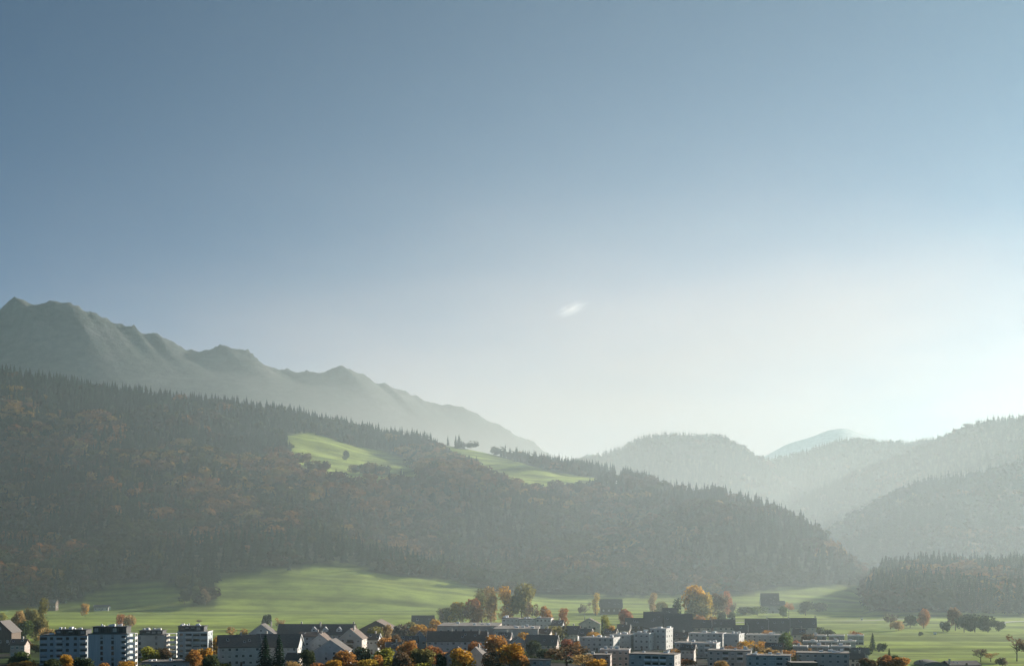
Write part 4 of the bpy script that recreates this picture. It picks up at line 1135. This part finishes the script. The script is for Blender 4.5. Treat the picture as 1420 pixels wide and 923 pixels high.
    (1240, 905, 712, 18, 'round', 'dark', 'dark bush between the two orange bushes'),
    (1235, 849, 1070, 18, 'sparse', 'grey', 'grey bare tree with long shadow in the bright field'),
    (1246, 858, 1060, 14, 'bush', 'tan', 'tan shrub right of the grey bare field tree'),
    (1262, 850, 1110, 18, 'round', 'dark', 'dark tree left of the orange field tree'),
    (1281, 843, 1100, 16, 'round', 'rust', 'orange field tree in front of the wooded knoll'),
    (1325, 842, 1060, 22, 'round', 'brown', 'brown topped tree at the left of the dark copse'),
    (1337, 850, 1050, 22, 'round', 'dark', 'dark round tree in the middle of the copse'),
    (1352, 848, 1045, 24, 'round', 'dark', 'dark broad tree right of the middle of the copse'),
    (1370, 850, 1050, 26, 'round', 'dark', 'dark wide tree at the right of the copse'),
    (1313, 858, 1050, 12, 'bush', 'dark', 'low dark bush at the left tip of the copse'),
    (1385, 858, 1055, 12, 'bush', 'dark', 'low dark bush at the right tip of the copse'),
    (1276, 874, 1000, 5, 'bush', 'dark', 'tiny dark bush alone in the bright field'),
    (1360, 898, 770, 20, 'sparse', 'grey', 'grey umbrella shaped tree in the near right field'),
    (1374, 904, 770, 18, 'sparse', 'tan', 'tan small tree right of the umbrella shaped one'),
    (1390, 909, 740, 12, 'bush', 'grey', 'grey shrub right of the small tan tree'),
    (1410, 878, 770, 26, 'sparse', 'brown', 'tall brown bare tree at the right edge'),
    (1350, 914, 745, 14, 'bush', 'dark', 'dark shrub beside the low hall at the bottom right'),
    (480, 604 + 20, 2520, 9, 'round', 'dark', 'dark tree alone on the sunny hillside meadow'),
]
for (x, yt, Y, wpx, kd, tn_, lab) in TREES:
    X = wx(x, Y); z = land_z(X, Y); top = wz(yt, Y)
    tree(kd, X, Y, z, max(2.0, top - z), wpx * Y / FP * (1.0 if kd in ('tall', 'spruce') else 1.2), TINT[tn_], lab)

# low garden shrubs filling the gaps between the houses
gr = random.Random(11); made = 0
while made < 110:
    x = gr.uniform(20, 1190); Y = gr.uniform(690, 980); X = wx(x, Y)
    if any(abs((X - o.location.x)) < o.get('_r', 14) and abs(Y - o.location.y) < 13 for o in HOUSES): continue
    tn_ = gr.choice(('dark', 'olive', 'green', 'gold', 'rust', 'orange', 'tan')); made += 1
    nm = {'dark': 'dark green', 'olive': 'olive', 'green': 'green', 'gold': 'golden', 'rust': 'rust coloured', 'orange': 'orange', 'tan': 'tan'}[tn_]
    tree('bush', X, Y, 0, gr.uniform(3.5, 8), gr.uniform(6, 11), TINT[tn_], nm + ' garden shrub between the houses of the town', nm + ' garden shrubs')

# the front trees of the two woods
def singles(pts, pl, where, grp):
    con, ht, wd, tint = pl
    for i in range(len(pts)):
        c = tuple(float(q) for q in tint[i]); x, y, z = (float(q) for q in pts[i])
        if con[i]: kd, nm, d = 'spruce', 'dark spruce', 0.34
        else:
            kd, d = 'round', 0.8
            nm = 'pale golden broadleaf tree' if c[0] > .15 and c[1] / c[0] > .58 else 'rust coloured broadleaf tree' if c[0] > .095 and c[1] / c[0] < .58 else 'dull green broadleaf tree' if c[1] > c[0] else 'brown broadleaf tree'
        tree(kd, x, y, z - .5, float(ht[i]), float(wd[i]) * d, c, nm + ' ' + where, nm + 's ' + grp)
singles(ptsA[sA], sub(plA, sA), 'at the lower front edge of the big left wood', 'at the edge of the big left wood')
singles(ptsF[sF], sub(plF, sF), 'at the front edge of the wooded knoll on the right', 'at the edge of the wooded knoll')

# pale tracks across the fields
M_TRACK = mat_rough('track_gravel', (0.30, 0.28, 0.24), (0.42, 0.40, 0.36), 0.4, 0.95, 5)
def track(pts, width):
    P = []
    for (a, b) in zip(pts[:-1], pts[1:]):
        n = int(math.hypot(b[0] - a[0], b[1] - a[1]) / 6) + 1
        P += [(a[0] + (b[0] - a[0]) * k / n, a[1] + (b[1] - a[1]) * k / n) for k in range(n)]
    P.append(pts[-1]); V, F = [], []
    for i, (x, y) in enumerate(P):
        x2, y2 = P[min(i + 1, len(P) - 1)]; x1, y1 = P[max(i - 1, 0)]
        d = math.hypot(x2 - x1, y2 - y1); nx, ny = -(y2 - y1) / d, (x2 - x1) / d
        for s in (-1, 1):
            px_, py_ = x + nx * s * width / 2, y + ny * s * width / 2
            V.append((px_, py_, max(land_z(px_, py_), land_z(x, y)) + .12))
        if i: b = 2 * i; F.append((b - 2, b - 1, b + 1, b))
    me = mesh_np('field_track', np.array(V), np.array(F), 4); me.materials.append(M_TRACK)
    tag(link('field_track', me), kind='structure')
track([(wx(985, 1200), 1200), (wx(1060, 1215), 1215), (wx(1120, 1225), 1225), (wx(1200, 1235), 1235), (wx(1300, 1260), 1260)], 4)
track([(wx(1375, 1190), 1190), (wx(1430, 1215), 1215), (wx(1500, 1240), 1240)], 6)

# ---------------------------------------------------------------- haze: one even box of air round the camera and the whole scene
def box_mesh(name, x0, x1, y0, y1, z0, z1):
    v = [(x, y, z) for z in (z0, z1) for y in (y0, y1) for x in (x0, x1)]
    f = [(0, 2, 3, 1), (4, 5, 7, 6), (0, 1, 5, 4), (2, 6, 7, 3), (0, 4, 6, 2), (1, 3, 7, 5)]
    me = bpy.data.meshes.new(name); me.from_pydata(v, [], f); me.update()
    return me
m, n, l, out = new_mat('haze_air')
pv = n.new('ShaderNodeVolumePrincipled')
pv.inputs['Color'].default_value = (*HAZE_COLOR, 1)
pv.inputs['Density'].default_value = HAZE_DENSITY
pv.inputs['Density Attribute'].default_value = ''
pv.inputs['Anisotropy'].default_value = HAZE_G
l.new(pv.outputs['Volume'], out.inputs['Volume'])
m.cycles.homogeneous_volume = True
hz = box_mesh('haze', -9400, 9400, -1500, 13700, -10, 1330)
hz.materials.append(m)
tag(link('haze', hz), 'pale sunlit autumn haze filling the whole valley', 'haze', kind='stuff')

# mist lying in the valleys: thickest on the ground beyond the wooded hill, thinning upwards and outwards
m, n, l, out = new_mat('mist_air')
pv = n.new('ShaderNodeVolumePrincipled')
pv.inputs['Color'].default_value = (*MIST_COLOR, 1)
pv.inputs['Density Attribute'].default_value = ''
pv.inputs['Anisotropy'].default_value = MIST_G
geo = n.new('ShaderNodeNewGeometry'); sep = n.new('ShaderNodeSeparateXYZ')
l.new(geo.outputs['Position'], sep.inputs['Vector'])
def mth(op, a, b=None):
    q = n.new('ShaderNodeMath'); q.operation = op
    for i, v in enumerate((a, b)):
        if v is None: continue
        if isinstance(v, (int, float)): q.inputs[i].default_value = v
        else: l.new(v, q.inputs[i])
    return q.outputs['Value']
def sq(v, c, r):
    t = mth('DIVIDE', mth('SUBTRACT', v, c), r)
    return mth('MULTIPLY', t, t)
dy = mth('SUBTRACT', sep.outputs['Y'], MIST_C[1])
tn_, tf_ = mth('DIVIDE', mth('MINIMUM', dy, 0.0), MIST_R[1]), mth('DIVIDE', mth('MAXIMUM', dy, 0.0), MIST_FAR)
e = mth('ADD', mth('ADD', sq(sep.outputs['X'], MIST_C[0], MIST_R[0]), mth('ADD', mth('MULTIPLY', tn_, tn_), mth('MULTIPLY', tf_, tf_))), mth('DIVIDE', mth('MAXIMUM', sep.outputs['Z'], 0.0), MIST_R[2]))
# and a bank of it behind the hill, at the foot of the far mountain
e2 = mth('ADD', mth('ADD', sq(sep.outputs['X'], -350.0, 750.0), sq(sep.outputs['Y'], 4600.0, 900.0)), sq(sep.outputs['Z'], 0.0, 430.0))
d1 = mth('MULTIPLY', mth('EXPONENT', mth('MULTIPLY', e, -1.0)), MIST_DENSITY)
e3 = mth('ADD', mth('ADD', sq(sep.outputs['X'], 1000.0, 700.0), sq(sep.outputs['Y'], 3250.0, 380.0)), sq(sep.outputs['Z'], 0.0, 300.0))
d2 = mth('MULTIPLY', mth('ADD', mth('EXPONENT', mth('MULTIPLY', e2, -1.0)), mth('MULTIPLY', mth('EXPONENT', mth('MULTIPLY', e3, -1.0)), 0.35)), BANK_DENSITY)
dt = mth('ADD', d1, d2)
l.new(dt, pv.inputs['Density'])
mc = n.new('ShaderNodeMixRGB'); mc.inputs['Color1'].default_value = (*MIST_COLOR, 1); mc.inputs['Color2'].default_value = (1, 0.97, 0.92, 1)  # bank tinted cream, the rest bluish: sunlit and shaded air put into colour
l.new(mth('DIVIDE', d2, mth('MAXIMUM', dt, 1e-9)), mc.inputs['Fac']); l.new(mc.outputs['Color'], pv.inputs['Color'])
l.new(pv.outputs['Volume'], out.inputs['Volume'])
hm = box_mesh('valley_mist', -5200, 6800, 700, 11800, -9, 1250)
hm.materials.append(m)
tag(link('valley_mist', hm), 'bright low mist lying in the side valleys behind the big wooded hill', 'mist', kind='stuff')

# one small wisp of cloud, beyond and above the haze
m, n, l, out = new_mat('cloud_vapour')
pv = n.new('ShaderNodeVolumePrincipled')
pv.inputs['Color'].default_value = (1, 1, 1, 1); pv.inputs['Density Attribute'].default_value = ''; pv.inputs['Anisotropy'].default_value = 0.4
tc = n.new('ShaderNodeTexCoord'); no = n.new('ShaderNodeTexNoise'); no.inputs['Scale'].default_value = 3.0; no.inputs['Detail'].default_value = 6
mp = n.new('ShaderNodeMapping'); mp.inputs['Scale'].default_value = (0.8, 0.8, 1.6)
l.new(tc.outputs['Object'], mp.inputs['Vector']); l.new(mp.outputs['Vector'], no.inputs['Vector'])
ln = n.new('ShaderNodeVectorMath'); ln.operation = 'LENGTH'; l.new(tc.outputs['Object'], ln.inputs[0])
fall = mth('MAXIMUM', mth('SUBTRACT', 1.0, ln.outputs['Value']), 0.0)
dn = mth('MULTIPLY', mth('MAXIMUM', mth('SUBTRACT', mth('ADD', no.outputs['Fac'], mth('MULTIPLY', fall, 0.5)), 0.62), 0.0), mth('MULTIPLY', fall, 0.016))
l.new(dn, pv.inputs['Density']); l.new(pv.outputs['Volume'], out.inputs['Volume'])
V, F = [], []
for j in range(13):
    t = -math.pi / 2 + math.pi * j / 12
    for i in range(24):
        a = 2 * math.pi * i / 24; V.append((math.cos(t) * math.cos(a), math.cos(t) * math.sin(a), math.sin(t)))
for j in range(12):
    for i in range(24):
        F.append((j * 24 + i, j * 24 + (i + 1) % 24, (j + 1) * 24 + (i + 1) % 24, (j + 1) * 24 + i))
me = mesh_np('cloud', np.array(V), np.array(F), 4, smooth=True); me.materials.append(m)
o = link('cloud', me); o.location = (wx(792, 15500), 15500, wz(429, 15500)); o.scale = (290, 180, 105); o.rotation_euler = (0, R(-20), 0)
tag(o, 'small bright wisp of cloud alone in the sky above the wooded saddle', 'cloud', kind='stuff')

# a thin veil of cloud low over the horizon, far beyond the hills and the haze
m, n, l, out = new_mat('veil_vapour')
pv = n.new('ShaderNodeVolumePrincipled')
pv.inputs['Color'].default_value = (0.84, 0.70, 0.62, 1); pv.inputs['Density Attribute'].default_value = ''; pv.inputs['Anisotropy'].default_value = 0.05
geo = n.new('ShaderNodeNewGeometry'); sep = n.new('ShaderNodeSeparateXYZ'); l.new(geo.outputs['Position'], sep.inputs['Vector'])
mp = n.new('ShaderNodeMapping'); mp.inputs['Scale'].default_value = (0.00022, 0.00012, 0.0009); mp.inputs['Rotation'].default_value = (0, R(8), 0)
no = n.new('ShaderNodeTexNoise'); no.inputs['Scale'].default_value = 1.0; no.inputs['Detail'].default_value = 4; no.inputs['Roughness'].default_value = 0.55
l.new(geo.outputs['Position'], mp.inputs['Vector']); l.new(mp.outputs['Vector'], no.inputs['Vector'])
ez = mth('EXPONENT', mth('MULTIPLY', mth('ADD', sq(sep.outputs['Z'], 600.0, 2300.0), sq(sep.outputs['X'], 4500.0, 8500.0)), -1.0))
k = mth('MAXIMUM', mth('ADD', mth('MULTIPLY', mth('SUBTRACT', no.outputs['Fac'], 0.5), 3.2), 1.0), 0.05)
l.new(mth('MULTIPLY', mth('MULTIPLY', ez, k), VEIL_DENSITY), pv.inputs['Density']); l.new(pv.outputs['Volume'], out.inputs['Volume'])
vb = box_mesh('thin_cloud', -14000, 16000, 16200, 20500, 200, 6600)
vb.materials.append(m)
tag(link('thin_cloud', vb), 'thin pale veil of cloud spread low over the horizon behind the hills', 'cloud', kind='stuff')
